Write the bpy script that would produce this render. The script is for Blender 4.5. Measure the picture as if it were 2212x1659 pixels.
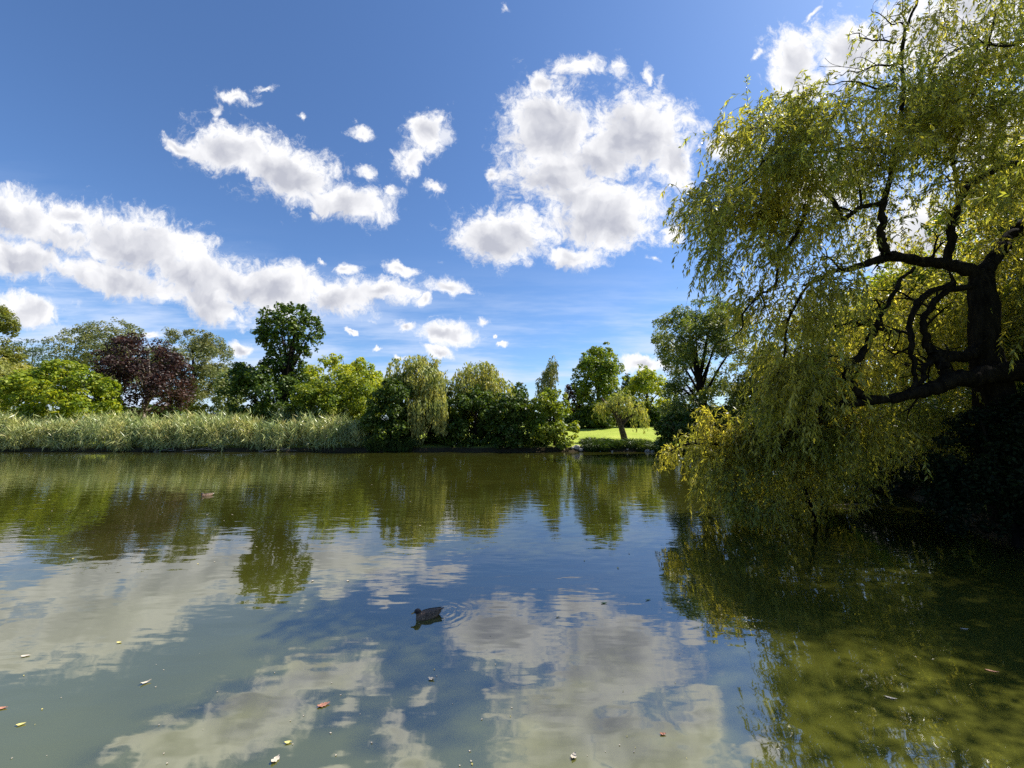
import bpy, bmesh, math, random
import numpy as np
from mathutils import Vector

# ------------------------------------------------------------------ camera
scene = bpy.context.scene
for o in list(bpy.data.objects):
    bpy.data.objects.remove(o)
COL = scene.collection
R = math.radians
CAM_H, PITCH = 2.7, 6.0
F_PX, CX, CY = 832.0, 1106.0, 829.5          # photograph measured at 2212 x 1659
cam = bpy.data.cameras.new("camera")
cam.sensor_fit = 'HORIZONTAL'
cam.sensor_width = 36.0
cam.lens = 36.0 * F_PX / 2212.0
cam.clip_start, cam.clip_end = 0.1, 3000.0
cam_o = bpy.data.objects.new("camera", cam)
cam_o.location = (0, 0, CAM_H)
cam_o.rotation_euler = (R(90 + PITCH), 0, 0)
COL.objects.link(cam_o)
scene.camera = cam_o

# ------------------------------------------------------------------ light and exposure
SUN_AZ, SUN_EL = R(72), R(49)
scene.view_settings.view_transform = 'Standard'
scene.view_settings.look = 'None'
scene.view_settings.exposure = 0.9
scene.view_settings.gamma = 1.0
sun = bpy.data.lights.new("sun", 'SUN')
sun.energy, sun.angle, sun.color = 5.0, R(0.53), (1.0, 0.95, 0.86)
sun_o = bpy.data.objects.new("sun", sun)
sv = Vector((math.sin(SUN_AZ) * math.cos(SUN_EL), math.cos(SUN_AZ) * math.cos(SUN_EL), math.sin(SUN_EL)))
sun_o.rotation_euler = (-sv).to_track_quat('-Z', 'Y').to_euler()
sun_o.location = (30, 20, 40)
COL.objects.link(sun_o)

FW = np.array((0, math.cos(R(PITCH)), math.sin(R(PITCH))))
UP = np.array((0, -math.sin(R(PITCH)), math.cos(R(PITCH))))
RT = np.array((1.0, 0, 0))


def P(px, py, Y):
    """the point at forward distance Y that the photograph shows at (px, py)"""
    d = RT * ((px - CX) / F_PX) + FW - UP * ((py - CY) / F_PX)
    d = d * (Y / d[1])
    return np.array((d[0], d[1], d[2] + CAM_H))


def on_water(px, py, z=0.0):
    d = RT * ((px - CX) / F_PX) + FW - UP * ((py - CY) / F_PX)
    return d * ((z - CAM_H) / d[2]) + np.array((0, 0, CAM_H))


class NT:
    """small helper for node trees"""
    def __init__(self, tree):
        self.t = tree
        tree.nodes.clear()

    def n(self, kind, **kw):
        nd = self.t.nodes.new(kind)
        for k, v in kw.items():
            setattr(nd, k, v)
        return nd

    def link(self, a, b):
        self.t.links.new(a, b)

    def put(self, sock, v):
        if hasattr(v, 'is_output') or hasattr(v, 'links'):
            self.t.links.new(v, sock)
        else:
            sock.default_value = v

    def math(self, op, a, b=None, c=None, clamp=False):
        nd = self.n('ShaderNodeMath', operation=op, use_clamp=clamp)
        self.put(nd.inputs[0], a)
        if b is not None:
            self.put(nd.inputs[1], b)
        if c is not None:
            self.put(nd.inputs[2], c)
        return nd.outputs[0]

    def vec(self, op, a, b=None, out=0):
        nd = self.n('ShaderNodeVectorMath', operation=op)
        self.put(nd.inputs[0], a)
        if b is not None:
            if op == 'SCALE':
                self.put(nd.inputs['Scale'], b)
            else:
                self.put(nd.inputs[1], b)
        return nd.outputs[out]

    def smooth(self, v, a, b, lo=0.0, hi=1.0):
        nd = self.n('ShaderNodeMapRange', interpolation_type='SMOOTHSTEP')
        self.put(nd.inputs['Value'], v)
        nd.inputs['From Min'].default_value, nd.inputs['From Max'].default_value = a, b
        nd.inputs['To Min'].default_value, nd.inputs['To Max'].default_value = lo, hi
        return nd.outputs['Result']

    def noise(self, vec, scale, detail=4, rough=0.55, out='Fac', dim='3D'):
        nd = self.n('ShaderNodeTexNoise', noise_dimensions=dim)
        self.put(nd.inputs['Vector'], vec)
        nd.inputs['Scale'].default_value = scale
        nd.inputs['Detail'].default_value = detail
        nd.inputs['Roughness'].default_value = rough
        return nd.outputs[out]

    def mix(self, fac, a, b, blend='MIX'):
        nd = self.n('ShaderNodeMix', data_type='RGBA', blend_type=blend)
        self.put(nd.inputs[0], fac)
        for s, v in ((nd.inputs[6], a), (nd.inputs[7], b)):
            if isinstance(v, (tuple, list)):
                s.default_value = (*v, 1.0) if len(v) == 3 else v
            else:
                self.link(v, s)
        return nd.outputs[2]


# ------------------------------------------------------------------ sky with cumulus clouds
world = bpy.data.worlds.new("World")
scene.world = world
world.use_nodes = True
w = NT(world.node_tree)
SKY_STRENGTH = 0.088
sky = w.n('ShaderNodeTexSky', sky_type='NISHITA')
sky.sun_disc = False
sky.sun_elevation, sky.sun_rotation = SUN_EL, SUN_AZ
sky.altitude, sky.air_density, sky.dust_density, sky.ozone_density = 100, 1.0, 0.6, 2.5
dirn = w.n('ShaderNodeTexCoord').outputs['Generated']
fwd = w.vec('DOT_PRODUCT', dirn, tuple(FW), out=1)
fsafe = w.math('MAXIMUM', fwd, 0.05)
qx = w.math('DIVIDE', w.vec('DOT_PRODUCT', dirn, tuple(RT), out=1), fsafe)
qy = w.math('DIVIDE', w.vec('DOT_PRODUCT', dirn, tuple(UP), out=1), fsafe)
comb = w.n('ShaderNodeCombineXYZ')
w.link(qx, comb.inputs[0])
w.link(qy, comb.inputs[1])
q0 = comb.outputs[0]


def warp(q, scale, amp, detail):
    c = w.noise(q, scale, detail, 0.6, out='Color', dim='2D')
    return w.vec('ADD', q, w.vec('SCALE', w.vec('SUBTRACT', c, (0.5, 0.5, 0.5)), amp))


q = warp(warp(q0, 5.0, 0.06, 2), 17.0, 0.042, 5)
# (x, y, rx, ry, turn, weight) of each billow, in the sky seen over the pond
BILLOWS = [
    (1190, 275, 100, 92, 0, 1), (1384, 288, 118, 84, 10, 1), (1458, 350, 46, 56, 0, 1), (1199, 374, 98, 62, 0, 1),
    (1298, 464, 130, 70, 0, 1), (1090, 509, 106, 58, 0, 1), (1233, 552, 80, 30, 0, .9), (1242, 142, 78, 34, -10, .62),
    (1173, 178, 50, 30, -30, .75), (1337, 145, 30, 42, 0, .55), (1397, 165, 16, 42, 0, .5), (1350, 210, 60, 26, 0, .55),
    (1300, 335, 84, 60, 0, .95), (1250, 420, 80, 40, 0, .9), (1453, 503, 42, 40, 30, .6), (1575, 318, 44, 40, 0, .8), (1520, 320, 14, 30, 0, .4), (1074, 372, 20, 22, -30, .65),
    (1031, 447, 26, 14, -40, .4), (1420, 560, 26, 12, 20, .45),
    (500, 325, 92, 48, 15, 1), (392, 312, 50, 20, 28, .9), (625, 372, 122, 60, 22, 1), (752, 442, 105, 36, 8, .95),
    (505, 212, 70, 20, 12, .62), (462, 240, 14, 34, 0, .55), (575, 196, 42, 12, -20, .45), (655, 250, 24, 12, 20, .35),
    (785, 298, 40, 22, 20, .65), (928, 288, 50, 48, 0, .9), (882, 352, 56, 34, -10, .75), (930, 412, 38, 18, 32, .65),
    (785, 378, 24, 20, 20, .6), (835, 410, 26, 20, 0, .6), (680, 467, 18, 12, 0, .6),
    (35, 462, 110, 48, 14, 1), (150, 466, 66, 36, 8, 1), (40, 556, 120, 40, 10, 1), (290, 530, 165, 62, 14, 1), (130, 505, 120, 30, 16, .9),
    (250, 604, 165, 32, 14, 1), (450, 600, 165, 54, 18, 1), (455, 655, 88, 32, 26, 1), (600, 625, 118, 56, 10, 1),
    (725, 645, 95, 40, 0, .95), (835, 632, 84, 28, 4, .9), (750, 582, 40, 22, 0, .7), (870, 587, 46, 17, 16, .8),
    (965, 622, 56, 22, 4, .85), (916, 652, 15, 20, 0, .7), (680, 563, 18, 10, 30, .5), (55, 668, 80, 34, 8, .95),
    (970, 724, 60, 24, 0, .95), (945, 762, 38, 13, 8, .85), (882, 708, 19, 14, 0, .8), (866, 770, 22, 8, 0, .7),
    (750, 712, 20, 7, 12, .75), (820, 750, 15, 6, 0, .7), (1045, 698, 22, 12, 10, .75), (1091, 740, 14, 7, 0, .7),
    (1071, 723, 8, 5, 0, .7), (515, 758, 30, 20, 0, .85), (340, 722, 26, 12, 0, .7), (1392, 783, 56, 18, 0, .95),
    (1717, 125, 60, 66, -20, .95), (1725, 172, 62, 46, 0, .95), (1845, 110, 100, 72, 0, 1), (2045, 80, 180, 95, 0, 1),
    (2110, 20, 130, 60, 0, 1), (1763, 25, 12, 38, 28, .5), (1637, 125, 13, 32, 26, .5), (2000, 530, 150, 100, 0, 1),
    (1800, 400, 120, 70, 0, .8), (2200, 330, 140, 120, 0, 1), (1097, 10, 10, 16, 0, .5), (-190, 520, 170, 90, 10, 1),
    (2400, 120, 190, 150, 0, 1), (300, -160, 190, 70, 10, .8), (1400, -190, 240, 90, 0, .8),
]
dens = dens2 = None
q_sun = w.vec('ADD', q, (0.030, 0.024, 0))
qa, qb = q, q_sun


def after(v, prev):
    """the same vector, worked out only once prev is known (keeps the node stack short)"""
    nd = w.n('ShaderNodeVectorMath', operation='MULTIPLY_ADD')
    w.link(prev, nd.inputs[0])
    nd.inputs[1].default_value = (1e-7, 1e-7, 1e-7)
    w.link(v, nd.inputs[2])
    return nd.outputs[0]


for nb_, (bx_, by_, rx_, ry_, rot_, wt) in enumerate(BILLOWS):
    if nb_ and nb_ % 4 == 0:
        qa = after(q, dens)
    mp = w.n('ShaderNodeMapping', vector_type='TEXTURE')
    w.link(qa, mp.inputs['Vector'])
    mp.inputs['Location'].default_value = ((bx_ - CX) / F_PX, (CY - by_) / F_PX, 0)
    mp.inputs['Rotation'].default_value = (0, 0, R(-rot_))
    mp.inputs['Scale'].default_value = (rx_ * 1.18 / F_PX, ry_ * 1.18 / F_PX, 1)
    ln = w.vec('LENGTH', mp.outputs[0], out=1)
    v = w.math('SUBTRACT', wt, ln)
    if dens is None:
        dens = v
    else:
        dens = w.math('SMOOTH_MAX', dens, v, 0.10)
    if rx_ < 70 or bx_ > 1600 or by_ < 0 or bx_ < 0:
        continue
    mp2 = w.n('ShaderNodeMapping', vector_type='TEXTURE')
    w.link(after(q_sun, dens2 if dens2 is not None else dens), mp2.inputs['Vector'])
    for nm in ('Location', 'Rotation', 'Scale'):
        mp2.inputs[nm].default_value = mp.inputs[nm].default_value
    v2 = w.math('SUBTRACT', wt, w.vec('LENGTH', mp2.outputs[0], out=1))
    dens2 = v2 if dens2 is None else w.math('SMOOTH_MAX', dens2, v2, 0.10)
f_big = w.noise(q0, 9.0, 7, 0.62, dim='2D')
f_fine = w.noise(q, 26.0, 8, 0.72, dim='2D')
f_soft = w.noise(q, 8.0, 3, 0.5, dim='2D')
SUNQ = (0.022, 0.016, 0)
f_b1 = w.noise(q, 14.0, 4, 0.5, dim='2D')
f_b2 = w.noise(w.vec('ADD', q, SUNQ), 14.0, 4, 0.5, dim='2D')
dn = w.math('ADD', dens, w.math('MULTIPLY', w.math('SUBTRACT', f_big, 0.5), 0.85))
dn = w.math('ADD', dn, w.math('MULTIPLY', w.math('SUBTRACT', f_fine, 0.5), 1.25))
front = w.smooth(fwd, 0.12, 0.3)
q_w = warp(q0, 10.0, 0.09, 6)
f_wisp = w.noise(q_w, 15.0, 8, 0.7, dim='2D')
wisp = w.smooth(w.math('ADD', dens, w.math('MULTIPLY', w.math('SUBTRACT', f_wisp, 0.53), 3.4)), -0.12, 0.8, 0.0, 0.75)
alpha = w.math('MULTIPLY', w.math('MAXIMUM', w.smooth(dn, -0.10, 0.44), wisp), front)
ds = w.math('ADD', dens, w.math('MULTIPLY', w.math('SUBTRACT', f_soft, 0.5), 0.65))
thick = w.smooth(ds, 0.16, 0.95)
relief = w.math('MULTIPLY', w.math('SUBTRACT', f_b1, f_b2), 1.0)
relief = w.math('ADD', relief, w.math('MULTIPLY', w.math('MINIMUM', w.math('SUBTRACT', dens, dens2), 0.3), 0.9))
shade = w.math('SUBTRACT', thick, relief, clamp=True)
K = 1.0 / SKY_STRENGTH
bright = tuple(c * K for c in (0.56, 0.56, 0.57))
grey = tuple(c * K for c in (0.29, 0.30, 0.345))
cloud_col = w.mix(shade, bright, grey)
sky_col = w.mix(1.0, sky.outputs[0], (0.66, 0.84, 1.06), 'MULTIPLY')
# thin veil of cirrus low over the far trees
sep = w.n('ShaderNodeSeparateXYZ')
w.link(dirn, sep.inputs[0])
mpv = w.n('ShaderNodeMapping')
w.link(q0, mpv.inputs['Vector'])
mpv.inputs['Rotation'].default_value = (0, 0, R(-6))
mpv.inputs['Scale'].default_value = (1.2, 9.0, 1)
veil = w.math('MULTIPLY', w.smooth(w.noise(mpv.outputs[0], 2.2, 5, 0.6, dim='2D'), 0.30, 0.72), w.smooth(sep.outputs[2], 0.42, 0.10))
veil = w.math('MULTIPLY', w.math('MULTIPLY', veil, front), 0.9)
sky_col = w.mix(veil, sky_col, tuple(c * K for c in (0.40, 0.46, 0.58)))
final = w.mix(alpha, sky_col, cloud_col)
bg = w.n('ShaderNodeBackground')
w.link(final, bg.inputs['Color'])
bg.inputs['Strength'].default_value = SKY_STRENGTH
wo = w.n('ShaderNodeOutputWorld')
w.link(bg.outputs[0], wo.inputs[0])

scene.cycles.max_bounces = 7
scene.cycles.diffuse_bounces = 3
scene.cycles.glossy_bounces = 3
scene.cycles.transmission_bounces = 5
scene.cycles.sample_clamp_indirect = 6.0
scene.cycles.use_denoising = False


# ------------------------------------------------------------------ mesh and object helpers
def link(name, me, mat=None, parent=None, loc=(0, 0, 0)):
    o = bpy.data.objects.new(name, me)
    COL.objects.link(o)
    o.location = loc
    if mat is not None:
        for m in (mat if isinstance(mat, (list, tuple)) else [mat]):
            me.materials.append(m)
    if parent is not None:
        o.parent = parent
    return o


def tag(o, label=None, cat=None, group=None, kind=None):
    for k, v in (('label', label), ('category', cat), ('group', group), ('kind', kind)):
        if v:
            o[k] = v
    return o


def empty(name, loc):
    o = bpy.data.objects.new(name, None)
    o.empty_display_size = 0.3
    COL.objects.link(o)
    o.location = loc
    return o


def mesh_np(name, verts, faces, smooth=False):
    """mesh from an N x 3 array and an M x k array of same-size faces"""
    verts = np.asarray(verts, dtype=np.float32)
    faces = np.asarray(faces, dtype=np.int32)
    me = bpy.data.meshes.new(name)
    k = faces.shape[1]
    me.vertices.add(len(verts))
    me.vertices.foreach_set('co', verts.ravel())
    me.loops.add(faces.size)
    me.loops.foreach_set('vertex_index', faces.ravel())
    me.polygons.add(len(faces))
    me.polygons.foreach_set('loop_start', np.arange(0, faces.size, k, dtype=np.int32))
    if smooth:
        me.polygons.foreach_set('use_smooth', np.ones(len(faces), dtype=bool))
    me.update(calc_edges=True)
    return me


def unit(v):
    return v / np.maximum(np.linalg.norm(v, axis=-1, keepdims=True), 1e-9)


def cards(c, axis, nrm, L, W, fold=0.0):
    """leaf-shaped quads: centre, long axis, normal, length, width (arrays)"""
    axis = unit(axis)
    side = unit(np.cross(nrm, axis))
    L = np.broadcast_to(np.asarray(L, float), (len(c),))[:, None]
    W = np.broadcast_to(np.asarray(W, float), (len(c),))[:, None]
    up = unit(np.cross(axis, side))
    a = c - axis * L * .5
    b = c + side * W * .5 + up * W * fold - axis * L * .08
    d = c + axis * L * .5
    e = c - side * W * .5 + up * W * fold - axis * L * .08
    v = np.stack([a, b, d, e], axis=1).reshape(-1, 3)
    f = np.arange(len(v)).reshape(-1, 4)
    return v, f


def tubes(paths, sides=7):
    """one array pair of tapered tubes: list of (points, radii)"""
    V, Fc, base = [], [], 0
    for pts, rad in paths:
        pts = np.asarray(pts, float)
        n = len(pts)
        rad = np.interp(np.linspace(0, 1, n), np.linspace(0, 1, len(rad)), rad)
        tan = np.gradient(pts, axis=0)
        tan = unit(tan)
        ref = np.array((0.31, 0.87, 0.38)) if abs(tan[0][2]) > .6 else np.array((0.1, 0.2, 0.97))
        s = unit(np.cross(tan, ref))
        t = np.cross(tan, s)
        ang = np.linspace(0, 2 * math.pi, sides, endpoint=False)
        ring = pts[:, None, :] + rad[:, None, None] * (np.cos(ang)[None, :, None] * s[:, None, :] + np.sin(ang)[None, :, None] * t[:, None, :])
        V.append(ring.reshape(-1, 3))
        i = np.arange(n - 1)[:, None] * sides
        j = np.arange(sides)[None, :]
        j2 = (j + 1) % sides
        q_ = np.stack([i + j, i + j2, i + sides + j2, i + sides + j], axis=-1).reshape(-1, 4) + base
        Fc.append(q_)
        base += n * sides
    return np.concatenate(V), np.concatenate(Fc)


def curve(pts, n=12, wob=0.0, rng=None):
    """smooth polyline through the points (Catmull-Rom), with a little wobble"""
    pts = np.asarray(pts, float)
    p = np.concatenate([[2 * pts[0] - pts[1]], pts, [2 * pts[-1] - pts[-2]]])
    out = []
    for k in range(len(pts) - 1):
        a, b, c, d = p[k:k + 4]
        for t in np.linspace(0, 1, n, endpoint=False):
            out.append(.5 * (2 * b + (c - a) * t + (2 * a - 5 * b + 4 * c - d) * t * t + (3 * b - a - 3 * c + d) * t ** 3))
    out.append(pts[-1])
    out = np.array(out)
    if wob and rng is not None:
        nz = rng.normal(size=out.shape)
        for _ in range(2):
            nz[1:-1] = (nz[:-2] + nz[1:-1] + nz[2:]) / 3
        out = out + nz * wob
    return out


# ------------------------------------------------------------------ materials
def leaf_mat(name, cols, transl=0.45, tcol=None, rough=0.5, spec=0.35):
    m = bpy.data.materials.new(name)
    m.use_nodes = True
    t = NT(m.node_tree)
    geo = t.n('ShaderNodeNewGeometry')
    ramp = t.n('ShaderNodeValToRGB')
    t.link(geo.outputs['Random Per Island'], ramp.inputs[0])
    el = ramp.color_ramp.elements
    el[0].position, el[0].color = 0.0, (*cols[0], 1)
    el[1].position, el[1].color = 1.0, (*cols[-1], 1)
    for k, c in enumerate(cols[1:-1], 1):
        e = el.new(k / (len(cols) - 1))
        e.color = (*c, 1)
    pos = geo.outputs['Position']
    patch = t.noise(pos, 0.55, 2, 0.5)
    colr = t.mix(t.smooth(patch, 0.35, 0.68, 0.0, 1.0), t.mix(1.0, ramp.outputs[0], (0.78, 0.86, 0.85), 'MULTIPLY'), t.mix(1.0, ramp.outputs[0], (1.2, 1.1, 0.95), 'MULTIPLY'))
    pb = t.n('ShaderNodeBsdfPrincipled')
    t.link(colr, pb.inputs['Base Color'])
    pb.inputs['Roughness'].default_value = rough
    pb.inputs['Specular IOR Level'].default_value = spec
    tr = t.n('ShaderNodeBsdfTranslucent')
    t.link(t.mix(1.0, colr, tcol or (1.45, 1.35, 0.55), 'MULTIPLY'), tr.inputs['Color'])
    mx = t.n('ShaderNodeMixShader')
    mx.inputs[0].default_value = transl
    t.link(pb.outputs[0], mx.inputs[1])
    t.link(tr.outputs[0], mx.inputs[2])
    t.link(mx.outputs[0], t.n('ShaderNodeOutputMaterial').inputs[0])
    return m


def simple_mat(name, c1, c2, scale=4.0, rough=0.8, bump=0.0, stretch=(1, 1, 1), detail=6, spec=0.2):
    m = bpy.data.materials.new(name)
    m.use_nodes = True
    t = NT(m.node_tree)
    mp = t.n('ShaderNodeMapping')
    t.link(t.n('ShaderNodeTexCoord').outputs['Object'], mp.inputs[0])
    mp.inputs['Scale'].default_value = stretch
    nz = t.noise(mp.outputs[0], scale, detail, 0.62)
    pb = t.n('ShaderNodeBsdfPrincipled')
    t.link(t.mix(t.smooth(nz, 0.3, 0.7), c1, c2), pb.inputs['Base Color'])
    pb.inputs['Roughness'].default_value = rough
    pb.inputs['Specular IOR Level'].default_value = spec
    if bump:
        b = t.n('ShaderNodeBump')
        b.inputs['Strength'].default_value = 1.0
        b.inputs['Distance'].default_value = bump
        t.link(nz, b.inputs['Height'])
        t.link(b.outputs[0], pb.inputs['Normal'])
    t.link(pb.outputs[0], t.n('ShaderNodeOutputMaterial').inputs[0])
    return m


BARK = simple_mat('dark_bark', (0.006, 0.005, 0.004), (0.024, 0.019, 0.014), 9, 0.95, 0.03, (1, 1, .25), 6, .04)
BARK_BROWN = simple_mat('brown_bark', (0.03, 0.02, 0.012), (0.14, 0.10, 0.065), 7, 0.9, 0.03, (1, 1, .3))
BARK_PALE = simple_mat('pale_bark', (0.12, 0.09, 0.07), (0.36, 0.30, 0.25), 5, 0.85, 0.02, (1, 1, .3))
TWIG = simple_mat('willow_twig', (0.03, 0.024, 0.010), (0.09, 0.075, 0.03), 9, 0.8)

# ------------------------------------------------------------------ ground and water
POND = np.array([(-90, 39), (-50, 39), (-20, 39), (0, 38.8), (9, 39), (14.3, 38.6), (15.2, 34), (16.5, 28), (16.8, 20), (14.8, 14.6), (13.0, 12),
                 (11.7, 10), (11.1, 8), (11.3, 4), (11.5, -1), (4, 0.4), (-6, 0.3), (-30, 0), (-90, 1)], float)


def poly_dist(pts, poly):
    a = poly
    b = np.roll(poly, -1, axis=0)
    ab = b - a
    ap = pts[:, None, :] - a[None]
    t = np.clip((ap * ab).sum(-1) / (ab * ab).sum(-1), 0, 1)
    d = np.linalg.norm(ap - t[..., None] * ab, axis=-1).min(axis=1)
    x, y = pts[:, 0:1], pts[:, 1:2]
    cond = (a[:, 1] > y) != (b[:, 1] > y)
    with np.errstate(divide='ignore', invalid='ignore'):
        xin = (b[:, 0] - a[:, 0]) * (y - a[:, 1]) / (b[:, 1] - a[:, 1]) + a[:, 0]
    inside = (np.sum(cond & (x < xin), axis=1) % 2) == 1
    return np.where(inside, d, -d)


def ground_z(x, y):
    x = np.atleast_1d(np.asarray(x, float))
    y = np.atleast_1d(np.asarray(y, float))
    d = np.concatenate([-poly_dist(np.stack([x[i:i + 20000], y[i:i + 20000]], -1), POND) for i in range(0, len(x), 20000)])
    d = d + np.where(y > 30, .22 * np.sin(x * 1.3 + .4 * np.sin(x * .37)) + .12 * np.sin(x * 3.3), 0)
    out = np.where(d < 0, np.maximum(d * .6, -1.0), .42 * (1 - np.exp(-d / .35)) + .06 * np.minimum(d, 8) + .085 * np.clip(d - 4, 0, 17))
    out = out + np.where(d > .5, .05 * np.sin(x * .7) * np.cos(y * .53), 0)
    return out


def spaced(lo, hi, fine_lo, fine_hi, step, grow=1.25):
    mid = list(np.arange(fine_lo, fine_hi + step, step))
    s, v, a = step, fine_hi, []
    while v < hi:
        s *= grow
        v += s
        a.append(v)
    s, v, b = step, fine_lo, []
    while v > lo:
        s *= grow
        v -= s
        b.append(v)
    return np.array(b[::-1] + mid + a)


gx = spaced(-1500, 1500, -60, 32, 0.45)
gy = spaced(-600, 2200, -4, 62, 0.45)
GX, GY = np.meshgrid(gx, gy)
gzv = ground_z(GX.ravel(), GY.ravel())
gv = np.stack([GX.ravel(), GY.ravel(), gzv], -1)
nx = len(gx)
ii = (np.arange(len(gy) - 1)[:, None] * nx + np.arange(nx - 1)[None]).ravel()
gf = np.stack([ii, ii + 1, ii + 1 + nx, ii + nx], -1)
m = bpy.data.materials.new('lawn_and_bank')
m.use_nodes = True
t = NT(m.node_tree)
geo = t.n('ShaderNodeNewGeometry')
pos = geo.outputs['Position']
n1 = t.noise(pos, 0.35, 5, 0.6)
n2 = t.noise(pos, 9.0, 4, 0.7)
sx = t.n('ShaderNodeMapping')
t.link(pos, sx.inputs[0])
sx.inputs['Scale'].default_value = (.12, .8, 1)
n3 = t.noise(sx.outputs[0], 1.6, 3, 0.5)
grass = t.mix(t.smooth(n1, .35, .65), (0.27, 0.34, 0.045), (0.34, 0.40, 0.06))
grass = t.mix(t.smooth(n3, .4, .7), grass, (0.38, 0.41, 0.08))
grass = t.mix(t.smooth(n2, .35, .75, 0, .5), grass, (0.13, 0.19, 0.025))
sp = t.n('ShaderNodeSeparateXYZ')
t.link(pos, sp.inputs[0])
edge = t.math('ADD', sp.outputs[2], t.math('MULTIPLY', t.math('SUBTRACT', n2, .5), .35))
grass = t.mix(t.smooth(edge, .60, .30), grass, (0.045, 0.034, 0.018))
pb = t.n('ShaderNodeBsdfPrincipled')
t.link(grass, pb.inputs['Base Color'])
pb.inputs['Roughness'].default_value = .95
pb.inputs['Specular IOR Level'].default_value = .1
bp = t.n('ShaderNodeBump')
bp.inputs['Distance'].default_value = .08
t.link(n2, bp.inputs['Height'])
t.link(bp.outputs[0], pb.inputs['Normal'])
t.link(pb.outputs[0], t.n('ShaderNodeOutputMaterial').inputs[0])
tag(link('ground', mesh_np('ground', gv, gf, True), m), 'sunlit grass lawn and earth bank around the pond', kind='structure')

# water: murky green pond, small ripples
DUCK = on_water(925, 1332)
m = bpy.data.materials.new('pond_water')
m.use_nodes = True
t = NT(m.node_tree)
geo = t.n('ShaderNodeNewGeometry')
pos = geo.outputs['Position']


def ripple(scale, stretch, rot, detail=3, rough=.5):
    mp = t.n('ShaderNodeMapping')
    t.link(pos, mp.inputs[0])
    mp.inputs['Rotation'].default_value = (0, 0, R(rot))
    mp.inputs['Scale'].default_value = stretch
    return t.noise(mp.outputs[0], scale, detail, rough)


sp = t.n('ShaderNodeSeparateXYZ')
t.link(pos, sp.inputs[0])
far = t.smooth(sp.outputs[1], 3.0, 15.0, 0.12, 1.0)
calm = t.smooth(t.noise(pos, .18, 2, .5), .35, .65, .45, 1.0)
h1 = t.math('MULTIPLY', ripple(1.0, (.55, 1.7, 1), 8), .0085)          # long low swell
h2 = t.math('MULTIPLY', ripple(3.2, (.5, 1.9, 1), -7, 2), .0056)
h3 = t.math('MULTIPLY', ripple(9.0, (.6, 1.6, 1), 14, 2), .0005)
hh = t.math('MULTIPLY', t.math('ADD', t.math('ADD', h2, h3), h1), t.math('MULTIPLY', far, calm))
hh = t.math('ADD', hh, t.math('MULTIPLY', ripple(1.5, (.7, 1.4, 1), 14, 2), .0056))
# ring waves behind the swimming duck
rel = t.vec('SUBTRACT', pos, (DUCK[0] + .18, DUCK[1] + .10, 0))
rr = t.vec('LENGTH', rel, out=1)
ring = t.math('SINE', t.math('ADD', t.math('MULTIPLY', rr, 62.0), t.math('MULTIPLY', t.noise(pos, 5, 3), 9.0)))
fall = t.math('MULTIPLY', t.smooth(rr, .65, .12), .00045)
sp2 = t.n('ShaderNodeSeparateXYZ')
t.link(rel, sp2.inputs[0])
fall = t.math('MULTIPLY', fall, t.smooth(sp2.outputs[0], -.25, .1))
hh = t.math('ADD', hh, t.math('MULTIPLY', ring, fall))
bp = t.n('ShaderNodeBump')
bp.inputs['Strength'].default_value = 1.0
bp.inputs['Distance'].default_value = 1.0
t.link(hh, bp.inputs['Height'])
pb = t.n('ShaderNodeBsdfPrincipled')
murk = t.mix(t.smooth(t.noise(pos, .5, 3, .5), .35, .65), (0.056, 0.059, 0.009), (0.070, 0.073, 0.012))
# water colour lighter near the bank, darker farther out
murk_scale = t.smooth(t.math('ADD', sp.outputs[1], t.math('MULTIPLY', t.noise(pos, .35, 2), 3.0)), 3.2, 12.0, 1.35, .38)
murk = t.vec('SCALE', murk, murk_scale)
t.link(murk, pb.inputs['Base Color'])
pb.inputs['Roughness'].default_value = .025
pb.inputs['IOR'].default_value = 3.2
pb.inputs['Specular IOR Level'].default_value = .5
t.link(bp.outputs[0], pb.inputs['Normal'])
t.link(pb.outputs[0], t.n('ShaderNodeOutputMaterial').inputs[0])
wv = np.array([(-120, -3, 0), (30, -3, 0), (30, 45, 0), (-120, 45, 0)], float)
tag(link('pond_water', mesh_np('pond_water', wv, [[0, 1, 2, 3]]), m), 'murky green pond reflecting sky and trees', kind='structure')


# ------------------------------------------------------------------ trees
def in_poly(pts, poly):
    return poly_dist(pts, poly) > 0


def sample_poly(poly, n, rng):
    lo, hi = poly.min(0), poly.max(0)
    out = np.empty((0, 2))
    while len(out) < n:
        c = rng.uniform(lo, hi, (max(n * 2, 64), 2))
        c = c[poly_dist(c, poly) > 0]
        out = np.concatenate([out, c])
    return out[:n]


def poly_area(p):
    x, y = p[:, 0], p[:, 1]
    return abs(np.dot(x, np.roll(y, -1)) - np.dot(y, np.roll(x, -1))) / 2


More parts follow.
